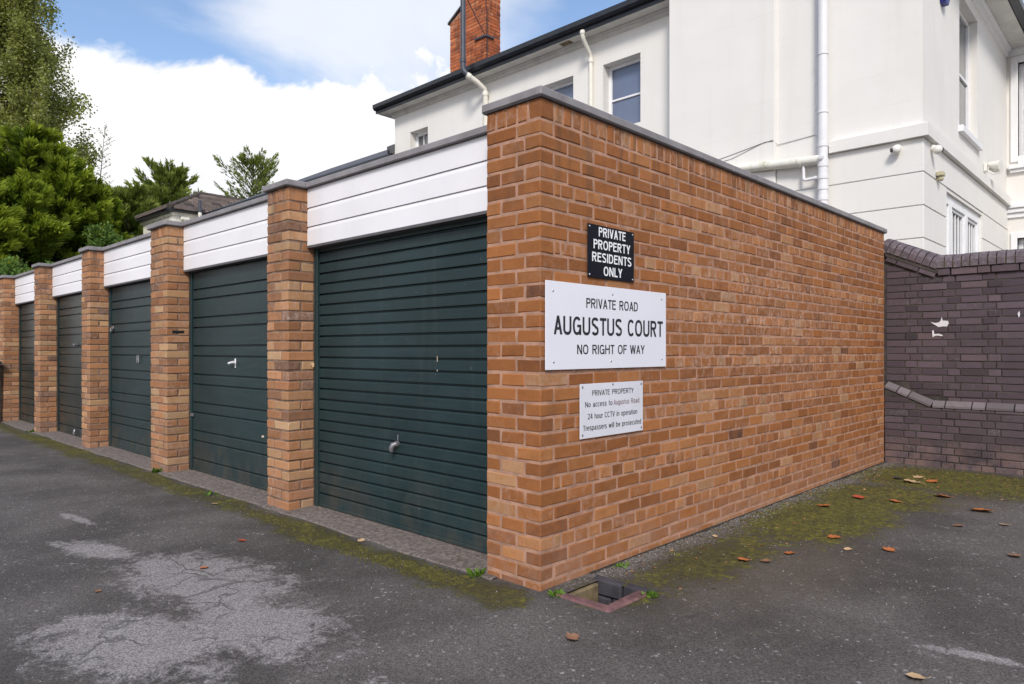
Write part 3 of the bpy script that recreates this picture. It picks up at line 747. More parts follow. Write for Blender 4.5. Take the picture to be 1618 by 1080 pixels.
def textmesh(name, body, mat, y0, y1, z0, z1, x, parent, t=.15):
    """letters cut from thin film, one mesh for each word, laid on the plane X=x and stretched to the given box"""
    gap = .115; pen = 0; words = [[]]
    for ch in body:
        if ch == ' ': pen += .46; words.append([]); continue
        P, w_ = glyph(ch, t); words[-1].append((pen, P)); pen += w_ + (gap - .045 if ch in 'CTPFLVAWYcr' else gap)
    tot = pen - gap; sy = (y1 - y0) / tot; sz = z1 - z0
    for wd in words:
        k = MB(); lay_ = 0
        for px, P in wd:
            for q in P:
                lay_ += 1; xx = x + .00006 * (lay_ % 5)
                def put(pts, fs): k.add([(xx, y0 + (px + a) * sy, z0 + b * sz) for a, b in pts], fs)
                if q[0] == 'R': _, a, b, c, d = q; put([(a, b), (c, b), (c, d), (a, d)], [(0, 1, 2, 3)])
                elif q[0] == 'D':
                    _, a, b, c, d = q; hh = t * 1.08 / 2 * math.sqrt(1 + ((c - a) / (d - b)) ** 2) * .97; put([(a - hh, b), (a + hh, b), (c + hh, d), (c - hh, d)], [(0, 1, 2, 3)])
                else:
                    pts = q[1]; L_ = []
                    for i, p in enumerate(pts):
                        a, b = pts[max(i - 1, 0)], pts[min(i + 1, len(pts) - 1)]
                        if i in (0, len(pts) - 1) and math.dist(pts[0], pts[-1]) < 1e-6: a, b = pts[-2], pts[1]
                        dx, dy = b[0] - a[0], b[1] - a[1]; l_ = math.hypot(dx, dy) or 1; L_ += [(p[0] - dy / l_ * t / 2, p[1] + dx / l_ * t / 2), (p[0] + dy / l_ * t / 2, p[1] - dx / l_ * t / 2)]
                    put(L_, [(2 * i, 2 * i + 1, 2 * i + 3, 2 * i + 2) for i in range(len(pts) - 1)])
        me = bpy.data.meshes.new(name); me.from_pydata(k.v, [], k.f); me.materials.append(MATS[mat]); me.update()
        # every face looks out along +X
        for p in me.polygons:
            if p.normal.x < 0: p.flip()
        link(bpy.data.objects.new(name, me), parent)
def sign(name, label, y0, y1, za, zb, board, lines, screws, screwmat, thick=.004, tilt=0):
    s = thing(name, label, 'sign')
    m = MB(); m.bbox(.0042, .0042 + thick, y0, y1, za, zb, b=.0012); m.build('board', board, s)
    x = .0042 + thick + .0009
    for nm, body, mat, a, b_, c, d, bold in lines: textmesh(nm, body, mat, a, b_, c, d, x, s, bold)
    for (yy, zz) in screws:
        m = MB(); m.sphere((x, yy, zz), .0065, 10, 6, (.45, 1, 1)); m.build('screw', screwmat, s)
    return s
sign('warning_sign', 'small black sign with white capitals, topmost of three signs on the brick wall', .377, .816, 1.597, 1.887, 'sign_black',
     [('lettering', 'PRIVATE', 'letter_white', .473, .729, 1.826, 1.877, .165), ('lettering', 'PROPERTY', 'letter_white', .426, .773, 1.756, 1.807, .165),
      ('lettering', 'RESIDENTS', 'letter_white', .413, .787, 1.686, 1.737, .165), ('lettering', 'ONLY', 'letter_white', .518, .693, 1.614, 1.665, .165)],
     [(.392, 1.872), (.801, 1.872), (.392, 1.612), (.801, 1.612)], 'steel')
sign('name_sign', 'large white rectangular name board with black capitals, middle sign on the brick wall', .030, 1.163, 1.103, 1.555, 'sign_white',
     [('lettering', 'PRIVATE ROAD', 'ink', .36, .851, 1.430, 1.483, .145), ('lettering', 'AUGUSTUS COURT', 'ink', .091, 1.12, 1.284, 1.380, .16), ('lettering', 'NO RIGHT OF WAY', 'ink', .281, .92, 1.182, 1.233, .145)],
     [(.085, 1.505), (.60, 1.515), (1.11, 1.515), (.09, 1.143), (.585, 1.143), (1.115, 1.150)], 'steel', thick=.006)
sign('notice_sign', 'small pale grey notice with fine print, lowest of three signs on the brick wall', .309, .909, .730, 1.023, 'sign_grey',
     [('lettering', 'PRIVATE PROPERTY', 'ink', .414, .809, .957, .986, .13), ('lettering', 'No access to', 'ink', .352, .600, .897, .926, .13), ('lettering', 'Augustus Road', 'ink_faded', .612, .869, .897, .926, .13),
      ('lettering', '24 hour CCTV in operation', 'ink', .375, .847, .832, .862, .13), ('lettering', 'Trespassers will be prosecuted', 'ink', .334, .888, .772, .801, .13)],
     [(.330, 1.006), (.89, 1.006), (.330, .750), (.89, .750), (.605, 1.013)], 'dull_steel')

# ------------------------------------------------------------------ blue brick boundary wall
def boundary_wall():
    wl = thing('boundary_wall', 'dark purple brick boundary wall with rounded coping, meeting the far end of the garage wall', 'wall')
    YF, YP, X1, ch = 5.68, 5.63, 4.2, .0738
    def topz(x): return 2.06 + (max(0, .47 - x) * .46)
    def ledge(x): return .615 + max(0, .45 - x) * .43
    m = MB(); m.prism([(-.05, -.15), (X1, -.15), (X1, 2.05), (.47, 2.05), (-.05, 2.29)], 'y', YF + .006, YF + .33)
    core = m.build('wall_core', 'mortar_blue', wl)
    m = MB(); m.prism([(.002, -.15), (X1, -.15), (X1, .60), (.45, .60), (.002, .79)], 'y', YP + .006, YF + .02)
    plinth = m.build('plinth_core', 'mortar_blue', wl)
    def course(zfun_lo, zfun_hi, y, out, parity_from=0):
        k = 0; z = -.09
        while z < 2.4:
            z0, z1 = z + .005, z + ch - .005; x = .004 - (.16 if k % 2 else 0); hd = bool(k % 2)
            while x < X1:
                L = .105 if hd else .222
                a, b_ = max(x, .003), min(x + L, X1)
                lo = max(zfun_lo(a), zfun_lo(b_)); hi = min(zfun_hi(a), zfun_hi(b_))
                zz0, zz1 = max(z0, lo), min(z1, hi)
                if b_ - a > .03 and zz1 - zz0 > .02:
                    t = tint_any(.45, .2)
                    if z < .25: t = (t[0] * .6, t[1], t[2] + .08)
                    out.append((a, b_, y, y + .1, zz0, zz1, t))
                x += L + .010; hd = not hd
            z += ch; k += 1
    up, lowr = [], []
    course(lambda x: ledge(x) + .060, lambda x: topz(x) - .085, YF, up)
    course(lambda x: -.2, lambda x: ledge(x) - .01, YP, lowr)
    # corbel course just under the coping, each brick a little proud
    x = .50; hd = True
    while x < X1:
        L = .105 if hd else .222
        up.append((x, min(x + L, X1), YF - .022, YF + .09, 1.978, 2.048, tint_any(.55))); x += L + .01; hd = not hd
    lay(core, up, 'blue_brick', 175, b=.003, jit=.0015, proud=.0028)
    lay(plinth, lowr, 'blue_brick', 120, b=.003, jit=.0015, proud=.0022)
    # sloped runs: ramped corbel bricks, plinth ledge bricks, rounded coping bricks
    def oriented(name, profile, L, pos, ang, mat, par, t):
        k = MB(); k.prism(profile, 'x', -L / 2, L / 2); o = k.build(name, mat, par)
        o.location = pos; o.rotation_euler = (0, ang, 0); o.color = tuple(t) + (1,); return o
    a = math.atan(.46); ca = math.cos(a)
    s = 0.0
    for L in (.16, .222, .105):
        c = .475 - (s + L / 2) * ca
        oriented('brick', [(YF - .02, -.033), (YF + .09, -.033), (YF + .09, .033), (YF - .02, .033)], L, (c, 0, 1.996 + (.47 - c) * .46), a, 'blue_brick', core, tint_any(.55)); s += L + .01
    al = math.atan(.43); cal = math.cos(al)
    lp = [(YP - .004, -.034), (YF + .05, -.034), (YF + .05, .040), (YF - .002, .038), (YP - .004, -.012)]
    s = .006
    for L in (.222, .105, .12):
        c = .45 - (s + L / 2) * cal
        oriented('ledge_brick', lp, L, (c, 0, .645 + (.45 - c) * .43), al, 'ledge_brick', plinth, tint_any(.8)); s += L + .012
    x = .455; hd = True
    while x < X1:
        L = .105 if hd else .222
        oriented('ledge_brick', lp, L, (x + L / 2, 0, .645), 0, 'ledge_brick', plinth, tint_any(.8)); x += L + .012; hd = not hd
    cp = [(YF - .035, -.075), (YF + .36, -.075)]
    for q in range(9):
        th = q / 8 * math.pi; cp.append((YF + .1625 + .1975 * math.cos(th), -.01 + .085 * math.sin(th) ** .8 if math.sin(th) > 0 else -.01))
    x = .52; i = 0
    while x < X1:
        oriented('coping_brick', cp, .0645 + BR.uniform(-.002, .002), (x, BR.uniform(-.004, .004), 2.128 + BR.uniform(-.003, .003)), 0, 'blue_brick', wl, (min(1, BR.gauss(.55, .15)), BR.uniform(.85, 1), .5)); x += .0748
    s = .018
    for i in range(8):
        c = .50 - s * ca
        if c < .0: break
        oriented('coping_brick', cp, .0645, (c, 0, 2.128 + (.49 - c) * .46), a, 'blue_brick', wl, (min(1, BR.gauss(.5, .15)), BR.uniform(.75, 1), .4)); s += .0748
    m = MB(); m.prism([(YF - .026, 2.052), (YF + .35, 2.052), (YF + .35, 2.128), (YF + .16, 2.19), (YF - .026, 2.128)], 'x', .50, X1); m.build('coping_bed', 'moss_joint', wl)
    m = MB(); m.prism([(.0, 2.225), (.50, 1.996), (.50, 2.120), (.0, 2.35)], 'y', YF - .024, YF + .34); m.build('coping_bed', 'mortar_blue', wl)
    # flaked white paint left on the bricks
    def flake(pts):
        k = MB(); n = len(pts); k.add([(q[0], YF - .0042, q[1]) for q in pts] + [(q[0], YF + .002, q[1]) for q in pts], [tuple(range(n))] + [(j, (j + 1) % n, n + (j + 1) % n, n + j) for j in range(n)]); k.build('paint_flake', 'flake_paint', wl)
    flake([(.425, 1.500), (.47, 1.488), (.505, 1.495), (.520, 1.512), (.527, 1.548), (.538, 1.512), (.585, 1.508), (.592, 1.480), (.575, 1.448), (.545, 1.452), (.50, 1.446), (.47, 1.468), (.452, 1.480)])
    flake([(.442, 1.41), (.455, 1.415), (.462, 1.372), (.50, 1.376), (.538, 1.362), (.536, 1.350), (.49, 1.358), (.458, 1.350), (.446, 1.338)])
    flake([(1.17, 1.56), (1.185, 1.585), (1.19, 1.545), (1.18, 1.52)])
plain('moss_joint', (.085, .080, .022), 1.0, var=.5, scale=12, bs=.8, bscale=60)
brickmat('ledge_brick', [(0, (.10, .083, .09)), (1, (.20, .172, .183))], 'object', streak=False, rough=.7)
boundary_wall()

# ------------------------------------------------------------------ the white house
def wall_panel(m, axis, plane, u0, u1, z0, z1, holes, depth, sign_):
    """flat wall face with openings and their reveals; axis 'y': face in plane Y=plane, u = X; axis 'x': plane X=plane, u = Y; reveals run 'depth' inwards"""
    us = sorted({u0, u1, *[h[0] for h in holes], *[h[1] for h in holes]}); zs = sorted({z0, z1, *[h[2] for h in holes], *[h[3] for h in holes]})
    P = (lambda u, z, d=0: (u, plane + d * sign_, z)) if axis == 'y' else (lambda u, z, d=0: (plane + d * sign_, u, z))
    for a, b in zip(us[:-1], us[1:]):
        for c, d in zip(zs[:-1], zs[1:]):
            mu, mz = (a + b) / 2, (c + d) / 2
            if any(h[0] < mu < h[1] and h[2] < mz < h[3] for h in holes): continue
            m.add([P(a, c), P(b, c), P(b, d), P(a, d)], [(0, 1, 2, 3)])
    for h in holes:
        a, b, c, d = h
        for (p, q) in (((a, c), (b, c)), ((b, c), (b, d)), ((b, d), (a, d)), ((a, d), (a, c))):
            m.add([P(p[0], p[1]), P(q[0], q[1]), P(q[0], q[1], depth), P(p[0], p[1], depth)], [(0, 1, 2, 3)])
H = thing('white_house', 'tall white rendered house with sash windows behind the garage wall', 'house')
XC = .069; YA = 6.90; YB = 7.20; YW = 12.60; SOF = 6.62
W1 = (-4.888, -4.130, 4.98, 6.13); W2 = (-6.30, -5.545, 4.98, 6.13); W3 = (-10.235, -9.61, 5.20, 6.12)
def house():
    # left range
    m = MB(); wall_panel(m, 'y', YB, -10.80, -3.36, -.1, SOF, [W1, W2, W3], .24, 1)
    m.box(-10.80, -10.60, YB + .001, 12, -.1, SOF); m.build('wall', 'render', H)
    # front block: right part, slightly proud left part, rusticated bands
    m = MB(); wall_panel(m, 'y', YA, -1.75, XC, -.1, 7.2, [], .2, 1); m.build('wall', 'render', H)
    m = MB(); m.bbox(-3.380, -1.720, YA - .055, YB + .2, -.1, 7.2, b=.008); m.build('wall', 'render', H)
    tri = (8.03, 10.39, 1.9, 3.322); upw = (8.84, 10.07, 4.36, 6.25)
    m = MB(); wall_panel(m, 'x', XC, YA, YW, -.1, SOF, [tri, upw], .17, -1); m.build('wall', 'render', H)
    grooves = [1.36, 1.76, 2.16, 2.56, 2.956, 3.36, 3.775]
    for a, b in zip(grooves[:-1], grooves[1:]):
        m = MB(); m.bbox(-1.715, XC + .014, YA - .014, YA - .0005, a + .008, b - .006, b=.004); m.build('stone_band', 'render', H)
        top = b - .006
        segs = [(YA + .0005, YW - .002)] if a > 3.3 else [(YA + .0005, tri[0]), (tri[1], YW - .002)]
        for (p, q) in segs:
            m = MB(); m.bbox(XC + .0005, XC + .014, p, q, a + .008, top, b=.004); m.build('stone_band', 'render', H)
    m = MB(); prof = [(-.998, 3.774), (XC + .075, 3.774), (XC + .075, 3.925), (-.998, 3.925)]
    m.prism([(YA - .075, 3.776), (YA + .0, 3.776), (YA + .0, 3.950), (YA - .01, 3.950), (YA - .075, 3.925)], 'x', -.998, XC + .0745)
    m.build('string_course', 'render', H)
    m = MB(); m.prism([(XC - .0, 3.776), (XC + .0745, 3.776), (XC + .0745, 3.925), (XC + .01, 3.950), (XC, 3.950)], 'y', YA + .0003, YW + .02); m.build('string_course', 'render', H)
    # wing at the back right
    hw = (.235, 1.25, 4.66, 6.32); hd = (.225, 1.25, .0, 3.20)
    m = MB(); wall_panel(m, 'y', YW, XC, 6.0, -.1, SOF, [hw, hd], .2, 1); m.build('wall', 'render', H)
    m = MB(); m.bbox(XC + .002, 6.0, YW - .10, YW - .001, 3.735, 3.80, b=.006); m.bbox(XC + .002, 6, YW - .07, YW - .001, 3.655, 3.733, b=.006); m.bbox(XC + .002, 6, YW - .035, YW - .001, 3.57, 3.653, b=.004); m.build('cornice', 'trim_white', H)
    m = MB(); m.bbox(.10, 1.42, YW - .10, YW - .001, 4.43, 4.50, b=.006); m.bbox(.12, 1.40, YW - .06, YW - .001, 4.37, 4.428, b=.006); m.build('window_ledge', 'trim_white', H)
    def window(name, axis, plane, u0, u1, z0, z1, sgn, glass, bars_u=(), bars_z=(), fw=.05, sill=None, curtain=False):
        """frame, pane and bars lie 'plane' deep; sgn = +1 when inwards is +axis"""
        def B(mm, a, b, c, d, p, q):
            if axis == 'y': mm.bbox(a, b, min(plane + sgn * p, plane + sgn * q), max(plane + sgn * p, plane + sgn * q), c, d, b=.003)
            else: mm.bbox(min(plane + sgn * p, plane + sgn * q), max(plane + sgn * p, plane + sgn * q), a, b, c, d, b=.003)
        mm = MB(); B(mm, u0, u0 + fw, z0, z1, -.03, .03); B(mm, u1 - fw, u1, z0, z1, -.03, .03); B(mm, u0 + fw, u1 - fw, z1 - fw, z1, -.029, .03); B(mm, u0 + fw, u1 - fw, z0, z0 + fw, -.029, .03)
        wo_ = mm.build(name, 'trim_white', H)
        mm = MB(); B(mm, u0 + fw - .005, u1 - fw + .005, z0 + fw - .005, z1 - fw + .005, .004, .010); mm.build('pane', glass, wo_)
        for u in bars_u:
            mm = MB(); B(mm, u - .012, u + .012, z0 + fw, z1 - fw, -.016, .0035); mm.build('glazing_bar', 'trim_white', wo_)
        for (z, t) in bars_z:
            mm = MB(); B(mm, u0 + fw, u1 - fw, z - t, z + t, -.022, .003); mm.build('meeting_rail', 'trim_white', wo_)
        if sill:
            mm = MB(); B(mm, u0 - .06, u1 + .06, z0 - .09, z0 - .001, -sill, .05); mm.build('sill', 'trim_white', wo_)
        if curtain:
            mm = MB(); n = 60
            vs = []
            for i in range(n + 1):
                u = u0 + fw + (u1 - u0 - 2 * fw) * i / n; d = .05 + .02 * math.sin(i * 1.7) + .012 * math.sin(i * .63)
                for z in (z0 + fw, z1 - fw): vs.append((u, plane + sgn * d, z) if axis == 'y' else (plane + sgn * d, u, z))
            mm.add(vs, [(2 * i, 2 * i + 2, 2 * i + 3, 2 * i + 1) for i in range(n)], True); mm.build('curtain', 'curtain', wo_)
        return wo_
    window('window', 'y', YB + .20, *W1, 1, 'glass_obscured', bars_z=((5.535, .016),), fw=.055, sill=.13)
    window('window', 'y', YB + .20, *W2, 1, 'glass_obscured', bars_z=((5.535, .016),), fw=.055, sill=.13)
    window('window', 'y', YB + .20, *W3, 1, 'glass_mid', bars_u=(-9.98, -9.78), bars_z=((5.66, .016),), fw=.07, sill=.1)
    # tripartite side window: surround with mullions, three sashes
    m = MB()
    for (a, b) in ((8.03, 8.10), (8.40, 8.58), (9.40, 9.58), (10.30, 10.39)): m.bbox(XC - .10, XC - .035, a, b, 1.9, 3.322, b=.004)
    m.bbox(XC - .10, XC - .036, 8.10, 10.30, 3.19, 3.322, b=.004); m.build('window_surround', 'trim_white', H)
    for (a, b, bars) in ((8.10, 8.40, (8.25,)), (8.58, 9.40, (8.80, 8.99, 9.18)), (9.58, 10.30, (9.78, 9.94, 10.1))):
        window('window', 'x', XC - .09, a, b, 1.9, 3.19, -1, 'glass_mid', bars_u=bars, bars_z=((2.55, .02),), fw=.04)
    window('window', 'x', XC - .14, *upw, -1, 'glass_mid', bars_u=(9.45,), bars_z=((5.3, .022),), fw=.06, sill=.20)
    window('window', 'y', YW + .12, *hw, 1, 'glass_clear', bars_u=(.56, .93), bars_z=((5.50, .024), (5.05, .012), (5.95, .012)), fw=.065, curtain=True)
    window('window', 'y', YW + .12, *hd, 1, 'glass_dark', bars_z=((2.0, .03),), fw=.075)
    m = MB(); 
    for (a, b, c, d) in ((.13, .225, 0, 3.30), (1.25, 1.345, 0, 3.30), (.225, 1.25, 3.20, 3.30)): m.bbox(a, b, YW - .03, YW + .1, c, d, b=.004)
    for (a, b, c, d) in ((.125, .235, 4.56, 6.44), (1.25, 1.36, 4.56, 6.44), (.235, 1.25, 6.32, 6.44), (.235, 1.25, 4.505, 4.66)): m.bbox(a, b, YW - .03, YW + .09, c, d, b=.004)
    m.build('window_surround', 'trim_white', H)
    # eaves: soffit, bed mould, gutter, shallow slate roof
    m = MB(); m.box(-11.08, -3.381, YB - .27, YB - .0, SOF + .035, SOF + .055); m.box(-11.08, -10.8, YB, 12, SOF + .035, SOF + .055); m.build('soffit', 'soffit', H)
    m = MB(); m.prism([(YB - .09, SOF + .034), (YB - .09, SOF + .012), (YB - .045, SOF + .005), (YB - .045, SOF - .03), (YB - .02, SOF - .045), (YB - .0008, SOF - .06), (YB - .0008, SOF + .034)], 'x', -10.86, -3.382); m.build('bed_mould', 'soffit', H)
    def gutter(x0, x1, y):
        mm = MB(); mm.prism([(y - .105, SOF + .155), (y - .112, SOF + .235), (y - .098, SOF + .235), (y - .08, SOF + .17), (y - .02, SOF + .17), (y - .012, SOF + .235), (y + .0, SOF + .235), (y + .0, SOF + .05), (y - .022, SOF + .05), (y - .022, SOF + .112), (y - .07, SOF + .115)], 'x', x0, x1)
        return mm
    gutter(-11.14, -3.383, YB - .272).build('gutter', 'gutter', H)
    m = MB(); zr = SOF + .235
    def roofslab(mm, pts, t=.05):
        n = len(pts); mm.add([tuple(p) for p in pts] + [(p[0], p[1], p[2] - t) for p in pts], [tuple(range(n)), tuple(range(2 * n - 1, n - 1, -1))] + [(i, (i + 1) % n, n + (i + 1) % n, n + i) for i in range(n)])
    tp = math.tan(math.radians(23))
    yE = YB - .29; yR = 10.4
    roofslab(m, [(-11.1, yE, zr), (-3.38, yE, zr), (-3.38, yR, zr + (yR - yE) * tp), (-11.1 + (yR - yE), yR, zr + (yR - yE) * tp)])
    roofslab(m, [(-11.1, 14, zr), (-11.1, yE, zr), (-11.1 + (yR - yE), yR, zr + (yR - yE) * tp), (-11.1 + (yR - yE), 14, zr + (yR - yE) * tp)])
    m.build('roof', 'slate', H)
    m = MB(); roofslab(m, [(-3.38, YA - .06, 7.21), (XC + .02, YA - .06, 7.21), (XC + .02, 10.4, 7.9), (-3.38, 10.4, 7.9)]); roofslab(m, [(XC + .4, 14, SOF + .2), (XC + .4, YA + .02, SOF + .2), (-2, YA + .02, 7.19), (-2, 14, 7.3)]); m.build('roof', 'slate', H)
    # side eaves above the right-hand wall and wing
    m = MB(); m.box(XC, XC + .335, YA, YW - .34, SOF - .05, SOF - .03); m.box(XC, 6.0, YW - .34, YW, SOF - .05, SOF - .03); m.build('soffit', 'soffit', H)
    m = MB(); m.prism([(XC + .0008, SOF - .18), (XC + .03, SOF - .17), (XC + .045, SOF - .10), (XC + .09, SOF - .085), (XC + .09, SOF - .052), (XC + .0008, SOF - .052)], 'y', YA, YW - .092)
    m.prism([(YW - .0008, SOF - .18), (YW - .03, SOF - .17), (YW - .045, SOF - .10), (YW - .09, SOF - .085), (YW - .09, SOF - .052), (YW - .0008, SOF - .052)], 'x', XC + .001, 6); m.build('bed_mould', 'trim_white', H)
    m = MB(); m.bbox(XC + .336, XC + .46, YA, YW - .46, SOF - .055, SOF + .10, b=.02); m.bbox(XC + .336, 6, YW - .462, YW - .341, SOF - .055, SOF + .10, b=.02); m.build('gutter', 'gutter', H)
    # soffit vents
    for x in (-5.62, -5.50):
        m = MB(); m.box(x - .055, x + .055, YB - .235, YB - .12, SOF + .028, SOF + .0345); m.build('soffit_vent', 'ochre_stone', H)
    # pipes
    def pipe(nm, mat, pts, r, collars=(), par=H):
        mm = MB(); mm.tube(pts, r, 16); o = mm.build(nm, mat, par)
        for (p, q, rr) in collars:
            k = MB(); k.tube([p, q], rr, 16); k.build('collar', mat, o)
        return o
    xs, ys = -1.06, YA - .11
    pipe('soil_pipe', 'pipe_grey', [(xs, ys, .0), (xs, ys, 7.4)], .060, [((xs, ys, z), (xs, ys, z + dz), .068) for z, dz in ((5.06, .02), (4.30, .02), (3.86, .05), (3.60, .10), (3.44, .05), (3.30, .05), (3.16, .05))])
    o = pipe('branch_pipe', 'pipe_mossy', [(xs + .01, ys - .005, 3.70), (-1.5, ys, 3.73), (-2.3, ys, 3.79), (-3.35, ys, 3.87)], .062, [((-1.33, ys, 3.717), (-1.37, ys, 3.720), .072)])
    k = MB(); k.tube([(xs, ys - .05, 3.715), (xs, ys - .085, 3.715)], .035, 14); k.tube([(xs, ys - .075, 3.715), (xs, ys - .092, 3.715)], .020, 12); k.build('access_cap', 'pipe_grey', o)
    pipe('overflow_pipe', 'pipe_grey', [(-1.31, ys, 3.66), (-1.31, ys, 3.49), (-1.30, ys, 3.472), (-1.28, ys, 3.465), (xs, ys, 3.475)], .020, [((-1.17, ys, 3.470), (-1.14, ys, 3.471), .028)])
    pipe('conduit', 'pipe_grey', [(-1.17, YA - .02, 4.05), (-1.17, YA - .02, 7.2)], .012, [((-1.17, YA - .02, z), (-1.17, YA - .02, z + .02), .017) for z in (4.08, 4.40, 4.75, 5.1, 5.5)])
    pipe('cable', 'dull_steel', [(-2.95, YA - .06, 3.93), (-2.4, YA - .062, 4.01), (-1.85, YA - .062, 4.10), (-1.74, YA - .06, 4.09), (-1.70, YA - .012, 4.04), (-1.5, YA - .008, 4.05), (-1.2, YA - .008, 4.07)], .0032)
    pipe('cable', 'dull_steel', [(-2.95, YA - .06, 3.90), (-2.35, YA - .062, 3.96), (-1.9, YA - .062, 4.09), (-1.75, YA - .06, 4.105)], .003)
    xa = -5.11
    pipe('downpipe', 'pipe_white', [(xa + .03, YB - .33, SOF + .06), (xa + .03, YB - .33, SOF - .02), (xa + .025, YB - .29, SOF - .09), (xa, YB - .09, SOF - .25), (xa, YB - .06, SOF - .31), (xa, YB - .055, SOF - .4), (xa, YB - .055, 2.4)], .036,
         [((xa + .03, YB - .33, SOF + .05), (xa + .03, YB - .33, SOF + .0), .045), ((xa, YB - .055, SOF - .34), (xa, YB - .055, SOF - .40), .045)])
    xb = -7.72
    pipe('soil_pipe', 'pipe_white', [(xb - .09, YB - .42, SOF - .02), (xb - .04, YB - .26, SOF - .10), (xb, YB - .11, SOF - .20), (xb, YB - .08, SOF - .26), (xb, YB - .08, 2.4)], .052,
         [((xb - .125, YB - .47, SOF + .01), (xb - .085, YB - .41, SOF - .025), .062), ((xb, YB - .08, SOF - .25), (xb, YB - .08, SOF - .33), .062)])
    pipe('vent_pipe', 'black_pipe', [(xb - .10, YB - .44, SOF - .01), (xb - .17, YB - .50, SOF + .09), (xb - .19, YB - .51, SOF + .18), (xb - .19, YB - .51, 9.6)], .052, [((xb - .19, YB - .51, SOF + .26), (xb - .19, YB - .51, SOF + .34), .062)])
    k = MB(); k.tube([(xb - .19, YB - .51, 8.30), (-8.63, 7.98, 8.08)], .010, 8); k.bbox(-8.93, -8.60, 7.955, 7.985, 8.03, 8.075, b=.004); k.bbox(-8.60, -8.565, 7.98, 8.22, 8.03, 8.075, b=.004); k.build('stay_bracket', 'black_pipe', H)
plain('glass_clear_tint', (.8, .8, .8), .1)
def glass_clear():
    m, t, b = newmat('glass_clear')
    tr = t.nodes.new('ShaderNodeBsdfTransparent'); gl = t.nodes.new('ShaderNodeBsdfGlossy'); gl.inputs['Roughness'].default_value = .03
    mx = t.nodes.new('ShaderNodeMixShader'); mx.inputs[0].default_value = .22
    t.links.new(tr.outputs[0], mx.inputs[1]); t.links.new(gl.outputs[0], mx.inputs[2]); t.links.new(mx.outputs[0], t.nodes['Material Output'].inputs[0])
glass_clear()
house()
def chimney():
    x0, x1, y0, y1 = -9.79, -8.605, 8.0, 8.45; zb = 7.05
    xs_ = -9.02                                       # the stack narrows above a sloping shoulder
    m = MB(); m.prism([(x0 + .008, zb), (x1 - .008, zb), (x1 - .008, 10.3), (xs_ - .25, 10.3), (xs_ - .25, 8.94), (x0 + .008, 8.70)], 'y', y0 + .008, y1 - .008)
    c = m.build('chimney', 'mortar_red', H); items = []
    k = 0; z = zb
    while z < 10.25:
        z0, z1 = z, z + .066
        if z1 < 8.70: xl = x0
        else: xl = min(x0 + (z1 - 8.70) / .50 * 1.15, xs_ - .26)
        hd = k % 2; x = xl - (.0 if not hd else .0)
        first = True
        while x < x1 - .02:
            L = .1025 if (first and hd) else .215
            e = min(x + L, x1)
            if x1 - e < .05: e = x1
            items.append((x, e, y0, y0 + .1, z0, z1, tint_any(.5, .2))); x = e + .009; first = False
        y = y0 + (.1025 + .009)
        first = True
        while y < y1 - .02:
            L = .1025 if (first and not hd) else .215
            e = min(y + L, y1)
            items.append((x1 - .1, x1, y, e, z0, z1, tint_any(.45, .2))); y = e + .009; first = False
        z += .075; k += 1
    lay(c, items, 'red_brick', 290, b=.003, jit=.002, proud=.003)
    m = MB(); m.prism([(x0 - .05, 8.675), (xs_ - .24, 9.03), (xs_ - .24, 9.06), (x0 - .05, 8.72)], 'y', y0 - .03, y1 + .03); m.build('shoulder_capping', 'coping_edge', c)
    k = MB(); k.tube([(x1 + .012, y0 + .02, 7.25), (x1 + .012, y0 + .02, 8.6), (x1 + .012, y0 - .012, 8.7), (x1 - .01, y0 - .015, 10)], .010, 6); k.build('aerial_cable', 'black_plastic', c)
    k = MB(); k.box(x1 - .002, x1 + .006, y0 + .2, y1 + .01, 7.15, 7.45); k.build('lead_flashing', 'coping', c)
chimney()

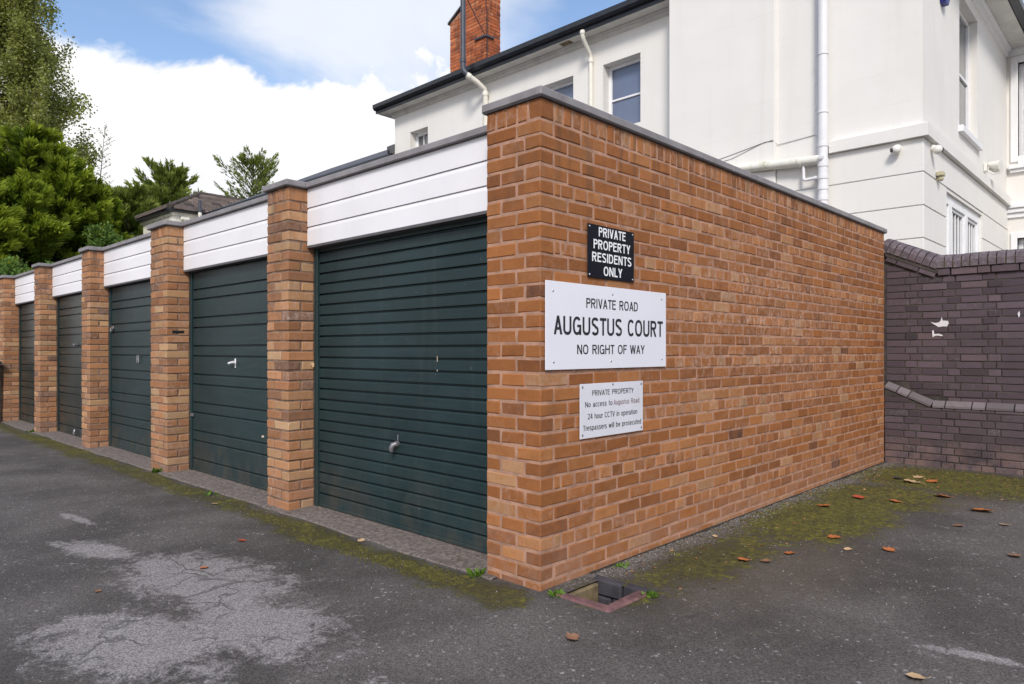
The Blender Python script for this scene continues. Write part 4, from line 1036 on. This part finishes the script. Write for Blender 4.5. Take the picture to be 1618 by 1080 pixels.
# ------------------------------------------------------------------ annexe behind the garages
def annexe():
    A = thing('tiled_annexe', 'cream rendered annexe with brown tiled hipped roof behind the garages', 'annexe')
    ez = 5.77
    m = MB(); m.box(-21.1, -10.81, 7.30, 11.0, -.1, 5.62); m.build('wall', 'fascia', A)
    m = MB(); m.box(-23.68, -21.07, 6.10, 11.0, -.1, 5.66); m.build('wall', 'render_old', A)
    m = MB(); m.box(-20.9, -10.81, 7.20, 7.295, 5.53, 5.66); m.build('fascia_board', 'fascia', A)
    m = MB(); m.bbox(-20.80, -10.82, 7.085, 7.197, 5.60, 5.76, b=.02); m.build('gutter', 'gutter', A)
    m = MB(); m.bbox(-23.86, -20.885, 5.92, 6.06, 5.66, 5.77, b=.02); m.bbox(-21.03, -20.885, 6.0605, 7.083, 5.661, 5.769, b=.02); m.build('gutter', 'gutter', A)
    m = MB(); m.box(-23.80, -21.03, 6.061, 6.10, 5.55, 5.66); m.box(-21.07, -21.031, 6.1, 7.3, 5.55, 5.66); m.build('fascia_board', 'render_old', A)
    # slate roof of the long range: just shows over its gutter
    m = MB(); pts = [(-20.6, 7.1, 5.75), (-10.82, 7.1, 5.75), (-10.82, 9.7, 7.10), (-17.6, 9.7, 7.10)]
    m.add(pts + [(p[0], p[1], p[2] - .05) for p in pts], [(0, 1, 2, 3), (7, 6, 5, 4), (0, 4, 5, 1), (1, 5, 6, 2), (2, 6, 7, 3), (3, 7, 4, 0)]); m.build('roof', 'slate', A)
    m = MB(); m.box(-10.86, -10.80, 7.05, 9.8, 5.74, 5.80); m.prism([(7.05, 5.74), (9.7, 7.14), (9.7, 7.28), (7.05, 5.90)], 'x', -10.90, -10.81); m.build('lead_flashing', 'slate', A)
    # tiled hip roof of the wing
    xe, xw, yf = -20.89, -23.85, 5.92; apex = (-22.37, 7.50, 6.66); zr = 6.66; yb = 11.0
    m = MB(); V = [(xe, yf, ez), (xw, yf, ez), (xw, yb, ez), (xe, yb, ez), apex, (apex[0], yb, zr)]
    m.add([(p[0], p[1], p[2] - .03) for p in V], [(0, 4, 1), (0, 3, 5, 4), (1, 4, 5, 2), (2, 5, 3), (0, 1, 2, 3)]); roof = m.build('roof', 'slate', A)
    tr = random.Random(9); cache = []
    for k in range(6):
        q = MB(); vs, fs = bevelbox(.318, .33, .026, .007, .004, tr)
        vs = [(v[0], v[1], v[2] + .010 * math.cos(v[0] / .159 * math.pi)) for v in vs]; q.add(vs, fs); cache.append(q.mesh('tile', 'roof_tile'))
    def tile(o, u, v, n, a, b):
        p = o + u * a + v * b + n * .022
        t = bpy.data.objects.new('tile', tr.choice(cache)); nn = (n * 1.0 + v * -.06).normalized(); vv = nn.cross(u).normalized()
        t.matrix_world = Matrix(((u.x, vv.x, nn.x, p.x), (u.y, vv.y, nn.y, p.y), (u.z, vv.z, nn.z, p.z), (0, 0, 0, 1)))
        t.color = (tr.random(), tr.random(), tr.random() ** 2, 1); link(t, roof)
    # slope facing +X
    rise = Vector((apex[0] - xe, 0, zr - ez)); sl = rise.length; v = rise.normalized(); u = Vector((0, 1, 0)); n = u.cross(v).normalized()
    if n.z < 0: n = -n
    o = Vector((xe, yf, ez))
    b = .08; r = 0
    while b < sl + .02:
        start = (apex[1] - yf) * b / sl + .10; a = start + (0 if r % 2 else .08)
        while a < 4.2: tile(o, u, v, n, a + .05, b); a += .325
        b += .235; r += 1
    # front slope
    rise = Vector((0, apex[1] - yf, zr - ez)); sl = rise.length; v = rise.normalized(); u = Vector((1, 0, 0)); n = u.cross(v).normalized()
    if n.z < 0: n = -n
    o = Vector((xw, yf, ez)); b = .08
    while b < sl:
        wv = (xe - xw) * (1 - b / sl); a = (xe - xw) / 2 - wv / 2 + .18
        while a < (xe - xw) / 2 + wv / 2 - .12: tile(o, u, v, n, a, b); a += .325
        b += .235
    # half-round hip and ridge tiles
    def hip(p, q, nseg):
        p, q = Vector(p), Vector(q)
        for i in range(nseg):
            s0, s1 = p.lerp(q, i / nseg), p.lerp(q, (i + 1.08) / nseg)
            k = MB(); k.tube([s0, s1], [.085, .078], 10); k.build('ridge_tile', 'roof_tile_dark', roof)
    hip((xe, yf, ez + .02), apex, 7); hip((xw, yf, ez + .02), apex, 7); hip(apex, (apex[0], yb, zr), 10)
    # soil vent and flood lamp on the wing's side wall
    k = MB(); k.tube([(-20.80, 6.86, 5.0), (-20.80, 6.86, 5.62)], .05, 12); k.tube([(-20.80, 6.86, 5.60), (-20.80, 6.86, 5.70)], .06, 12); k.tube([(-21.0, 6.82, 5.45), (-20.80, 6.86, 5.52)], .05, 10); k.build('soil_pipe', 'pipe_white', A)
    k = MB(); k.tube([(-20.80, 6.86, 5.70), (-20.80, 6.86, 6.10)], .050, 12); k.build('vent_pipe', 'black_pipe', A)
    k = MB(); k.bbox(-21.06, -20.94, 6.33, 6.60, 5.42, 5.53, b=.02); k.tube([(-21.0, 6.46, 4.9), (-21.0, 6.46, 5.44)], .04, 10); k.build('hopper', 'pipe_white', A)
brickmat('roof_tile', [(0, (.055, .043, .040)), (.5, (.105, .082, .072)), (1, (.15, .12, .095))], 'object', streak=False)
plain('roof_tile_dark', (.075, .060, .050), .9, var=.4, scale=5, bs=.4, dirt=((.10, .085, .02), 4, .8))
annexe()

# ------------------------------------------------------------------ fittings on the house
def fittings():
    def dome(label, c, out, mount):
        t = thing('security_camera', label, 'security camera', 'dome cameras at the house corner')
        k = MB(); k.tube([mount, c], [.045, .040], 14); k.build('mount', 'camera_white', t)
        k = MB(); k.sphere(c, .056, 18, 12); k.build('housing', 'camera_white', t)
        o = Vector(out).normalized(); p = Vector(c) + o * .040
        k = MB(); k.tube([p, p + o * .022], [.030, .026], 14); k.build('lens', 'black_plastic', t)
    dome('round white camera under the house ledge, left of the corner', (-.20, YA - .085, 3.66), (-.75, -.55, -.10), (-.20, YA - .012, 3.70))
    dome('round white camera under the house ledge, just right of the corner', (XC + .085, 7.22, 3.675), (.8, .5, -.1), (XC + .012, 7.22, 3.71))
    t = thing('motion_sensor', 'small cream motion sensor on the house side wall below the ledge', 'sensor')
    k = MB(); k.bbox(XC + .02, XC + .10, 7.44, 7.56, 3.40, 3.455, b=.008); k.build('hood', 'pir_cream', t)
    k = MB(); k.sphere((XC + .06, 7.50, 3.375), .036, 12, 8); k.tube([(XC + .013, 7.50, 3.36), (XC + .06, 7.5, 3.375)], .018, 10); k.build('sensor_eye', 'pir_cream', t)
    t = thing('flood_light', 'white twin spot flood light above the ledge on the house side wall', 'light')
    k = MB(); k.bbox(XC + .002, XC + .05, 10.5, 10.6, 4.03, 4.16, b=.01); k.tube([(XC + .05, 10.55, 4.05), (XC + .12, 10.55, 3.97), (XC + .20, 10.55, 3.99)], .010, 8); k.build('bracket', 'camera_white', t)
    for (dy, dz) in ((0.0, .06), (.10, .02)):
        k = MB(); k.tube([(XC + .06, 10.55 + dy, 4.08 + dz), (XC + .12, 10.55 + dy, 4.06 + dz), (XC + .22, 10.53 + dy, 4.04 + dz)], [.03, .055, .075], 14); k.build('spot_head', 'camera_white', t)
    t = thing('alarm_box', 'blue alarm box high on the house side wall at the top edge', 'alarm')
    k = MB(); k.prism([(7.68, 5.78), (7.74, 5.69), (7.88, 5.69), (7.94, 5.78), (7.94, 5.96), (7.68, 5.96)], 'x', XC + .002, XC + .07); k.build('cover', 'alarm_blue', t)
    t = thing('wheelie_bin', 'dark wheelie bin cut off by the left edge beside the last pier', 'bin')
    x, y = -12.20, -.45
    k = MB(); pr = [(-.24, -.30), (.24, -.30), (.24, .30), (-.24, .30)]
    k.add([(x + a * .86, y + b * .86, .09) for a, b in pr] + [(x + a * 1.08, y + b * 1.08, .97) for a, b in pr], [(3, 2, 1, 0), (4, 5, 6, 7)] + [(i, (i + 1) % 4, 4 + (i + 1) % 4, 4 + i) for i in range(4)]); k.build('body', 'bin_plastic', t)
    k = MB(); k.prism([(-.36, .975), (.40, .975), (.40, 1.02), (.10, 1.07), (-.34, 1.04)], 'x', -.29, .29); o = k.build('lid', 'bin_plastic', t); o.location = (x, y, 0)
    for sx_ in (-.24, .24):
        k = MB(); k.tube([(x + sx_ - .03, y + .24, .1), (x + sx_ + .03, y + .24, .1)], .1, 18); k.build('wheel', 'black_plastic', t)
plain('bin_plastic', (.020, .032, .040), .5, var=.15, bs=.1)
fittings()

# ------------------------------------------------------------------ vegetation
def leafmesh(name, P, D, L, W, tint, mat, parent=None, nrm=None):
    """P base points, D unit directions, L lengths, W widths; each leaf is a folded rhomb of two triangles per side"""
    n = len(P); R_ = RNG.normal(size=(n, 3)) if nrm is None else nrm + RNG.normal(size=(n, 3)) * .35
    S = np.cross(D, R_); S /= np.linalg.norm(S, axis=1, keepdims=True) + 1e-9
    Nn = np.cross(S, D)
    mid = P + D * (L * .5)[:, None]
    V = np.stack([P, mid + S * (W * .5)[:, None] + Nn * (W * .12)[:, None], P + D * L[:, None], mid - S * (W * .5)[:, None] + Nn * (W * .12)[:, None]], axis=1).reshape(-1, 3).astype(np.float32)
    me = bpy.data.meshes.new(name); me.vertices.add(4 * n); me.vertices.foreach_set('co', V.ravel())
    me.loops.add(4 * n); me.loops.foreach_set('vertex_index', np.arange(4 * n, dtype=np.int32))
    me.polygons.add(n); me.polygons.foreach_set('loop_start', np.arange(0, 4 * n, 4, dtype=np.int32)); me.polygons.foreach_set('loop_total', np.full(n, 4, dtype=np.int32))
    me.update(calc_edges=True)
    at = me.color_attributes.new('tint', 'FLOAT_COLOR', 'POINT')
    c = np.zeros((n, 4, 4), dtype=np.float32); c[:, :, 0] = np.clip(tint[:, 0], 0, 1)[:, None]; c[:, :, 1] = np.clip(tint[:, 1], 0, 1)[:, None]; c[:, :, 3] = 1
    at.data.foreach_set('color', c.ravel()); me.materials.append(MATS[mat])
    return link(bpy.data.objects.new(name, me), parent)
def unit(a): return a / (np.linalg.norm(a, axis=1, keepdims=True) + 1e-9)
def poplar(x, y, h, label, n=120000, lean=0):
    T = thing('poplar_tree', label, 'tree')
    rad = lambda z: np.interp(z, [1, 5, 9, 12, 15, 18, 21, h], [1.2, 3.2, 3.8, 3.5, 2.8, 2.0, 1.3, .15])
    m = MB(); m.tube([(x, y, -.1), (x + .1, y, 6), (x, y + .1, 13), (x, y, h - 1)], [.42, .33, .2, .03], 10)
    P, D, t = [], [], []
    nl = 110
    for i in range(nl):
        z0 = 1.5 + (h - 5.5) * (i / nl); a = RNG.uniform(0, 2 * math.pi); ln = RNG.uniform(3.0, 5.5) * (1 - .45 * i / nl)
        r1 = rad(min(z0 + ln, h - .5)) * RNG.uniform(.55, 1.02)
        k = np.linspace(0, 1, 7); pts = np.stack([x + math.cos(a) * r1 * k ** .75, y + math.sin(a) * r1 * k ** .75, z0 + ln * k ** 1.15], axis=1)
        m.tube([tuple(p) for p in pts], [.07 * (1 - q) + .008 for q in k], 5, cap=False)
        cnt = int(n / nl); kk = RNG.uniform(.18, 1.05, cnt) ** .8
        c = np.stack([np.interp(kk, k, pts[:, j]) for j in range(3)], axis=1)
        # leaves gather in tufts along the limb
        tuft = (np.floor(kk * 9) + i * 13).astype(int); rs = np.random.default_rng(i).normal(size=(16, 3)) * np.array([.26, .26, .26])
        off = rs[np.floor(kk * 9).astype(int) % 16] + RNG.normal(size=(cnt, 3)) * np.array([.19, .19, .30])
        P.append(c + off); t.append(np.clip(.45 + .22 * RNG.normal(size=cnt) + .2 * np.sin(tuft * 2.3), 0, 1))
    m.build('trunk', 'bark', T)
    P = np.concatenate(P); t = np.concatenate(t); N_ = len(P)
    D = unit(RNG.normal(size=(N_, 3)) + np.array([0, 0, -.35]))
    L = RNG.uniform(.09, .15, N_); tip = (RNG.random(N_) < .10) * .8
    leafmesh('crown', P, D, L, L * .85, np.stack([t, tip], axis=1), 'poplar_leaf', T)
def cypress(x, y, h, r, label, n=36000, mat='cypress_leaf', group='cypress trees behind the garages', droop=.35, upturn=.25, name='cypress_tree', low=.3, dens=1.0, ls=(.14, .30)):
    T = thing(name, label, 'tree', group)
    m = MB(); m.tube([(x, y, -.1), (x, y, h * .5), (x + .05, y, h * .97)], [.04 * h / 2 + .06, .06, .012], 8)
    P, D, tt = [], [], []
    nb = int(130 * dens)
    for i in range(nb):
        f = RNG.random() ** .85; z0 = low + (h * .98 - low) * f; a = RNG.uniform(0, 2 * math.pi)
        prof = (1 - f) ** .48 * (.78 + .22 * math.sin(i * 1.3)) ; bl = max(.18, r * prof * RNG.uniform(.75, 1.12))
        k = np.linspace(0, 1, 6)
        up = upturn + .55 * f
        pts = np.stack([x + math.cos(a) * bl * k, y + math.sin(a) * bl * k, z0 + bl * (up * k - droop * k ** 2.2 * (1 - f))], axis=1)
        m.tube([tuple(p) for p in pts], [.028 * (1 - q) + .004 for q in k], 4, cap=False)
        cnt = max(30, int(n / nb * (bl / r + .25) * 1.1)); kk = RNG.uniform(.12, 1.02, cnt) ** .62
        c = np.stack([np.interp(kk, k, pts[:, j]) for j in range(3)], axis=1)
        # flat feathery sprays either side of the branch
        side = np.array([-math.sin(a), math.cos(a), 0]); fwd = np.array([math.cos(a), math.sin(a), up - droop * (1 - f)])
        wv = .34 * bl * (1.08 - kk) + .05; s = RNG.uniform(-1, 1, cnt) * wv
        c = c + side * s[:, None] + np.array([0, 0, 1.0]) * (RNG.normal(size=cnt) * .05 - np.abs(s) * .30)[:, None]
        d = unit(fwd[None, :] + side[None, :] * np.sign(s)[:, None] * .65 + RNG.normal(size=(cnt, 3)) * .28 + np.array([0, 0, .08]))
        P.append(c); D.append(d)
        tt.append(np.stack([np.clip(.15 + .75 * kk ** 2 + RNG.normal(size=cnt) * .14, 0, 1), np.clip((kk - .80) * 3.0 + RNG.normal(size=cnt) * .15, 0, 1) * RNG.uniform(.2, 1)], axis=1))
    m.build('trunk', 'bark', T)
    P, D, tt = np.concatenate(P), np.concatenate(D), np.concatenate(tt); N_ = len(P)
    L = RNG.uniform(*ls, N_)
    leafmesh('crown', P, D, L, L * RNG.uniform(.18, .32, N_), tt, mat, T)
def sparse_tree(x, y, h, label):
    T = thing('sapling', label, 'tree'); m = MB(); P, D = [], []
    rr = random.Random(4)
    m.tube([(x, y, 0), (x + .1, y, h * .6), (x + .25, y + .25, h)], [.05, .03, .005], 6)
    for i in range(34):
        f = .55 + .44 * i / 34; z0 = h * f; a = rr.uniform(0, 6.28); ln = rr.uniform(.35, .95) * (1.3 - f)
        b0 = Vector((x + .1 + .15 * max(0, f - .6) * 2.5, y + .25 * max(0, f - .6) * 2.5, z0)); b1 = b0 + Vector((math.cos(a) * ln, math.sin(a) * ln, ln * .8))
        m.tube([b0, b0.lerp(b1, .5) + Vector((0, 0, -.02)), b1], [.008, .006, .003], 4, cap=False)
        for k in range(16):
            q = b0.lerp(b1, rr.uniform(.25, 1)); P.append(tuple(q + Vector((rr.gauss(0, .02), rr.gauss(0, .02), rr.gauss(0, .02))))); D.append((rr.gauss(0, 1), rr.gauss(0, 1), rr.gauss(.3, .6)))
    m.build('trunk', 'bark', T); P = np.array(P); D = unit(np.array(D)); n = len(P); L = RNG.uniform(.05, .10, n)
    leafmesh('crown', P, D, L, L * .4, np.stack([RNG.random(n) * .6, np.zeros(n)], axis=1), 'fir_leaf', T)
def shrub(name, label, c, r, n, mat='hedge_leaf', ls=(.05, .10), cat='shrub', lumps=40):
    T = thing(name, label, cat); c = np.array(c); r = np.array(r)
    cen = unit(RNG.normal(size=(lumps, 3))) * RNG.uniform(.35, .95, (lumps, 1)) * r + c
    m = MB()
    for k in range(0, lumps, 2): m.tube([(c[0], c[1], 0), tuple(c * .4 + cen[k] * .6 - np.array([0, 0, .1])), tuple(cen[k])], [.022, .014, .005], 5, cap=False)
    m.build('stem', 'bark', T)
    i = RNG.integers(0, lumps, n); off = unit(RNG.normal(size=(n, 3))) * (RNG.random((n, 1)) ** .45)
    P = cen[i] + off * r.min() * .42; D = unit(off + RNG.normal(size=(n, 3)) * .6 + np.array([0, 0, .15])); L = RNG.uniform(*ls, n)
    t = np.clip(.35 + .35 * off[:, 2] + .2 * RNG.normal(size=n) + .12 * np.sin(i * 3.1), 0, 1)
    leafmesh('foliage', P, D, L, L * .6, np.stack([t, (RNG.random(n) < .12) * .7], axis=1), mat, T)
poplar(-38.6, 5.3, 25.0, 'tall columnar poplar rising out of the picture at the left edge')
poplar(-44.5, 1.6, 24.0, 'second poplar behind the tall one, mostly cut off by the left edge', n=40000)
CY = [(-25.3, 1.2, 8.2, 3.4, 'feathery yellow green cypress at the far left edge'), (-24.4, 2.9, 8.2, 3.0, 'tallest feathery yellow green cypress below the poplar'),
      (-23.4, 3.6, 7.3, 2.3, 'feathery cypress stepping down, right of the tallest one'), (-23.6, 4.55, 6.7, 1.5, 'shorter cypress in the middle of the clump, nearest the annexe'),
      (-21.9, 2.2, 6.0, 2.6, 'dark lower cypress in front of the tall ones above the garage roofs'), (-20.9, .4, 5.8, 2.6, 'dark lower cypress at the left edge above the last garage'),
      (-26.0, 5.6, 7.0, 1.5, 'narrow cypress rising between the taller cypresses and the wispy firs')]
for x, y, h, r, lb in CY: cypress(x, y, h, r, lb, n=85000 if r > 2.2 else 45000)
cypress(-29.1, 8.9, 8.9, 3.2, 'light green wispy fir showing above the annexe gutter', n=50000, dens=1.5, mat='fir_leaf', group='firs behind the annexe', name='fir_tree', upturn=.5, droop=.2)
cypress(-27.6, 6.9, 7.4, 2.6, 'low wispy fir between the cypresses and the annexe roof', n=70000, dens=1.7, mat='fir_leaf', group='firs behind the annexe', name='fir_tree', upturn=.5, droop=.2)
cypress(-30.3, 13.3, 10.5, 3.9, 'dark green spiky fir behind the annexe ridge', n=26000, mat='fir_leaf', group='firs behind the annexe', name='fir_tree', upturn=.55, droop=.15, ls=(.12, .24))
sparse_tree(-25.75, 5.18, 9.2, 'thin bare-stemmed sapling standing against the white cloud')
shrub('laurel_shrub', 'bright green leafy shrub above the last garage roof', (-15.3, .9, 2.35), (1.3, 1.0, .68), 9000)
shrub('laurel_shrub', 'bright green shrub further back by the row of garages', (-16.0, 3.0, 2.3), (1.3, 1.2, .75), 7000)
shrub('climber', 'green climber spilling beside the cream annexe wall', (-21.6, 4.35, 4.2), (.55, .55, .95), 6000, mat='hedge_leaf', ls=(.06, .12), cat='climber')

# ------------------------------------------------------------------ small things on the ground
def leaf_obj(x, y, s, rot, mat, label, curl=.4, group=None, z=.004, shape=0):
    k = MB(); n = 7; vs = []
    prof = [.02, .30, .46, .50, .40, .22, .0] if shape == 0 else [.03, .55, .35, .62, .30, .34, .0]
    rr = random.Random(int(abs(x * 1000 + y * 77)))
    for i in range(n):
        u = i / (n - 1) - .5
        for v in (-1, 0, 1):
            vs.append((u, v * prof[i] * (.9 + .25 * rr.random()), curl * (u * u * .9 + abs(v) * prof[i] * .5) + .05 * rr.random()))
    fs = []
    for i in range(n - 1):
        for j in (0, 1): a = i * 3 + j; fs.append((a, a + 3, a + 4, a + 1))
    k.add([(p[0] * s, p[1] * s, p[2] * s) for p in vs], fs, True)
    top = len(k.v); k.tube([(.5 * s, 0, curl * .25 * s), (.68 * s, .03 * s, curl * .5 * s)], s * .012, 5)
    o = k.build('fallen_leaf', mat); o.location = (x, y, z); o.rotation_euler = (rr.uniform(-.15, .15), rr.uniform(-.15, .15), rot)
    tag(o, label, 'leaf', group)
    return o
LV = [(-1.968, -.607, .075, .4, 'leaf_red', 'red fallen leaf on dark tarmac above the worn grey patch', .5), (-1.586, -1.002, .065, .9, 'leaf_orange', 'orange fallen leaf lying on the worn grey patch', .3),
      (-1.423, -.087, .075, .2, 'leaf_tan', 'tan fallen leaf against the concrete strip of the nearest door', .4), (.482, -.345, .085, 1.4, 'leaf_brown', 'crumpled brown leaf on the tarmac in front of the drain', 1.0),
      (1.241, 3.577, .21, -.5, 'leaf_orange', 'largest orange leaf, long and curled, on open tarmac at the right', .35), (.903, 3.971, .17, .5, 'leaf_orange', 'flat orange leaf below the standing one on the moss', .3),
      (.678, 4.631, .15, 1.0, 'leaf_orange', 'round orange leaf on the moss near the purple wall', .6), (.55, 4.50, .20, .1, 'leaf_tan', 'long pale leaf on the moss left of the round orange one', .3),
      (.419, 3.442, .15, .6, 'leaf_red', 'rust red leaf at the far edge of the bright moss', .5), (.328, 2.941, .14, 1.1, 'leaf_orange', 'orange leaf on the bright moss near the long brick wall', .4),
      (.862, 1.822, .07, .3, 'leaf_tan', 'pale curled leaf on grey tarmac past the moss edge', .5), (.504, 1.183, .10, .8, 'leaf_orange', 'nearest orange leaf on the thin moss by the brick wall', .5),
      (.606, 1.247, .08, 1.9, 'leaf_brown', 'brown leaf just right of the nearest orange one', .6), (.64, 1.502, .09, .2, 'leaf_orange', 'orange leaf lying between the thin moss and bright moss', .3),
      (.705, 2.045, .11, .1, 'leaf_orange', 'orange leaf at the near edge of the bright moss', .4), (1.045, 1.978, .10, 1.2, 'leaf_orange', 'small orange leaf alone on the tarmac right of the moss', .5),
      (1.608, .250, .10, .3, 'leaf_tan', 'pale tan leaf at the bottom edge right of centre', .6), (.677, 3.491, .13, .2, 'leaf_orange', 'orange leaf between the rust red leaf and the flat one', .4),
      (.411, 4.593, .13, .1, 'leaf_dark', 'dark grey leaf on the moss by the purple wall', .7), (.523, 4.80, .12, .4, 'leaf_tan', 'tan leaf farthest back on the moss by the purple wall', .3),
      (1.614, 2.343, .10, 1.1, 'leaf_brown', 'dark brown leaf at the right edge of the tarmac', .7), (.139, 1.547, .05, .5, 'leaf_tan', 'tiny pale leaf on the grit at the foot of the brick wall', .4),
      (1.436, 3.189, .09, .5, 'leaf_tan', 'small tan leaf below the largest orange leaf', .4), (-1.589, -1.522, .05, .6, 'leaf_brown', 'small brown leaf left of the worn grey patch', .5),
      (1.21, 2.95, .10, 2.0, 'leaf_brown', 'brown leaf pressed flat left of the small tan one', .2), (-3.15, -.27, .07, .3, 'leaf_tan', 'pale leaf on the moss before the second garage', .4)]
for x, y, s, r, mt, lb, cu in LV: leaf_obj(x, y, s * .70, r, mt, lb, cu * .7, 'fallen leaves on the tarmac', shape=hash(lb) % 2 if False else (len(lb) % 2))
def weed(x, y, label, n=26, s=.05, z=0.0):
    T = thing('weed', label, 'weed', 'weeds at the wall foot')
    P = np.tile(np.array([[x, y, z]]), (n, 1)) + RNG.normal(size=(n, 3)) * np.array([.018, .018, 0]); D = unit(RNG.normal(size=(n, 3)) * np.array([1, 1, .3]) + np.array([0, 0, .9])); L = RNG.uniform(.4, 1.1, n) * s
    leafmesh('weed_leaves', P, D, L, L * .5, np.stack([RNG.random(n), np.zeros(n)], axis=1), 'weed_leaf', T)
weed(-.405, -.045, 'small green weed at the foot of the corner pier', 34, .055); weed(-4.98, -.05, 'green weed at the foot of the wide pier', 24, .07)
weed(.10, .02, 'low green tuft beside the drain at the wall foot', 40, .035); weed(.43, .33, 'tiny green tuft on the far corner of the drain', 34, .035); weed(-3.55, -.13, 'dark green weed on the concrete edge of the second garage', 18, .045)
weed(-9.9, -.05, 'small weed at the foot of the fourth pier', 20, .06); weed(.06, .62, 'thin green tuft on the grit along the long wall', 30, .03)
def grit():
    """loose stone chippings, thick along the wall foot and thin elsewhere"""
    n = 4200; P = np.empty((n, 3)); k = RNG.random(n)
    P[:, 0] = np.where(k < .45, np.abs(RNG.normal(size=n)) * .09 + .012, np.where(k < .75, RNG.uniform(.1, 2.6, n), RNG.uniform(-6, .2, n)))
    P[:, 1] = np.where(k < .45, RNG.uniform(.42, 5.5, n), np.where(k < .75, RNG.uniform(-1.2, 4.5, n), RNG.uniform(-2.0, -.1, n)))
    P[:, 2] = 0.0
    ok = ~((P[:, 0] > GX0 - .08) & (P[:, 0] < GX1 + .08) & (P[:, 1] > GY0 - .08) & (P[:, 1] < GY1 + .08)); P = P[ok]; n = len(P)
    s = RNG.uniform(.0018, .0050, n)
    base = np.array([(1, 0, 0), (0, 1, 0), (-1, 0, 0), (0, -1, 0), (0, 0, 1.0), (0, 0, -.6)])
    V = (P[:, None, :] + base[None] * s[:, None, None] * RNG.uniform(.6, 1.3, (n, 6, 1))).reshape(-1, 3); V[:, 2] += .001
    F = np.array([(0, 1, 4), (1, 2, 4), (2, 3, 4), (3, 0, 4)]); F = (F[None] + (np.arange(n) * 6)[:, None, None]).reshape(-1, 3)
    me = bpy.data.meshes.new('grit'); me.from_pydata(V.tolist(), [], F.tolist()); me.materials.append(MATS['grit'])
    o = link(bpy.data.objects.new('grit', me)); tag(o, 'pale loose grit scattered along the wall foot and tarmac', 'grit', kind='stuff')
plain('grit', (.24, .225, .215), .9, var=.5, scale=90, bs=0)
grit()

def litter():
    """crumbled leaf litter caught on the moss in the corner and along the wall foot"""
    n = 900; k = RNG.random(n)
    P = np.zeros((n, 3)); P[:, 0] = np.where(k < .7, RNG.uniform(.05, 2.2, n), np.abs(RNG.normal(size=n)) * .25 + .02); P[:, 1] = np.where(k < .7, 5.5 - np.abs(RNG.normal(size=n)) * .9, RNG.uniform(.5, 5.4, n)); P[:, 2] = .003
    D = unit(RNG.normal(size=(n, 3)) * np.array([1, 1, .15])); L = RNG.uniform(.008, .032, n)
    o = leafmesh('leaf_litter', P, D, L, L * .6, np.stack([RNG.random(n), np.zeros(n)], axis=1), 'litter', None, nrm=np.tile(np.array([[0, 0, 1.0]]), (n, 1)))
    tag(o, 'crumbled brown leaf litter on the moss by the purple wall', 'leaf litter', kind='stuff')
leafmat('litter', (.10, .045, .02), (.42, .24, .11), .1)
litter()

def moss():
    """raised moss cushions, thickest along the sill edge and in the wall corner"""
    n = 6000; k = RNG.random(n); P = np.zeros((n, 3)); a = RNG.integers(0, 70, n)
    cl = np.empty((70, 2))
    for i in range(70):
        q = RNG.random()
        if q < .50: cl[i] = (RNG.uniform(-9.5, .05), RNG.normal(-.19, .055))
        elif q < .74: cl[i] = (RNG.normal(.42, .17), RNG.uniform(1.7, 3.4))
        else: cl[i] = (RNG.uniform(.1, 2.4), RNG.normal(4.95, .30))
    P[:, :2] = cl[a] + RNG.normal(size=(n, 2)) * np.where(cl[a][:, 1:2] < 0, np.array([[.17, .035]]), np.array([[.12, .14]]))
    ok = (P[:, 1] < -.07) | ((P[:, 0] > .03) & (P[:, 1] > .5) & (P[:, 1] < 5.6)); P = P[ok]; n = len(P)
    s = RNG.uniform(.004, .011, n); th = RNG.uniform(0, 6.28, n)
    ring = np.stack([np.stack([np.cos(th + j * math.pi * .4) * s, np.sin(th + j * math.pi * .4) * s, np.zeros(n)], axis=1) for j in range(5)] + [np.stack([RNG.normal(size=n) * .001, RNG.normal(size=n) * .001, s * .75], axis=1)], axis=1)
    V = (P[:, None, :] + ring).reshape(-1, 3)
    F = np.array([(j, (j + 1) % 5, 5) for j in range(5)]); F = (F[None] + (np.arange(n) * 6)[:, None, None]).reshape(-1, 3)
    me = bpy.data.meshes.new('moss'); me.from_pydata(V.tolist(), [], F.tolist()); me.polygons.foreach_set('use_smooth', [True] * len(F)); me.materials.append(MATS['moss_cushion'])
    tag(link(bpy.data.objects.new('moss', me)), 'low olive moss cushions on the tarmac along the sills and walls', 'moss', kind='stuff')
plain('moss_cushion', (.080, .072, .012), 1.0, var=.45, scale=14, bs=.6, bscale=160)
moss()

def wall_foot():
    """dirt-filled joint where the tarmac has pulled away from the long wall"""
    rr = random.Random(8); n = 220; vs = []; fs = []; e = .02
    for i in range(n + 1):
        y = .40 + (5.60 - .40) * i / n; e = max(.006, min(.034, e + rr.uniform(-.007, .007)))
        vs += [(-.004, y, .0042), (e, y, .0042)]
    for i in range(n): a = 2 * i; fs.append((a, a + 1, a + 3, a + 2))
    m = MB(); m.add(vs, fs); o = m.build('wall_foot_dirt', 'soil_dark'); tag(o, 'dark dirt filling the joint along the foot of the long wall', 'dirt', kind='stuff')
wall_foot()
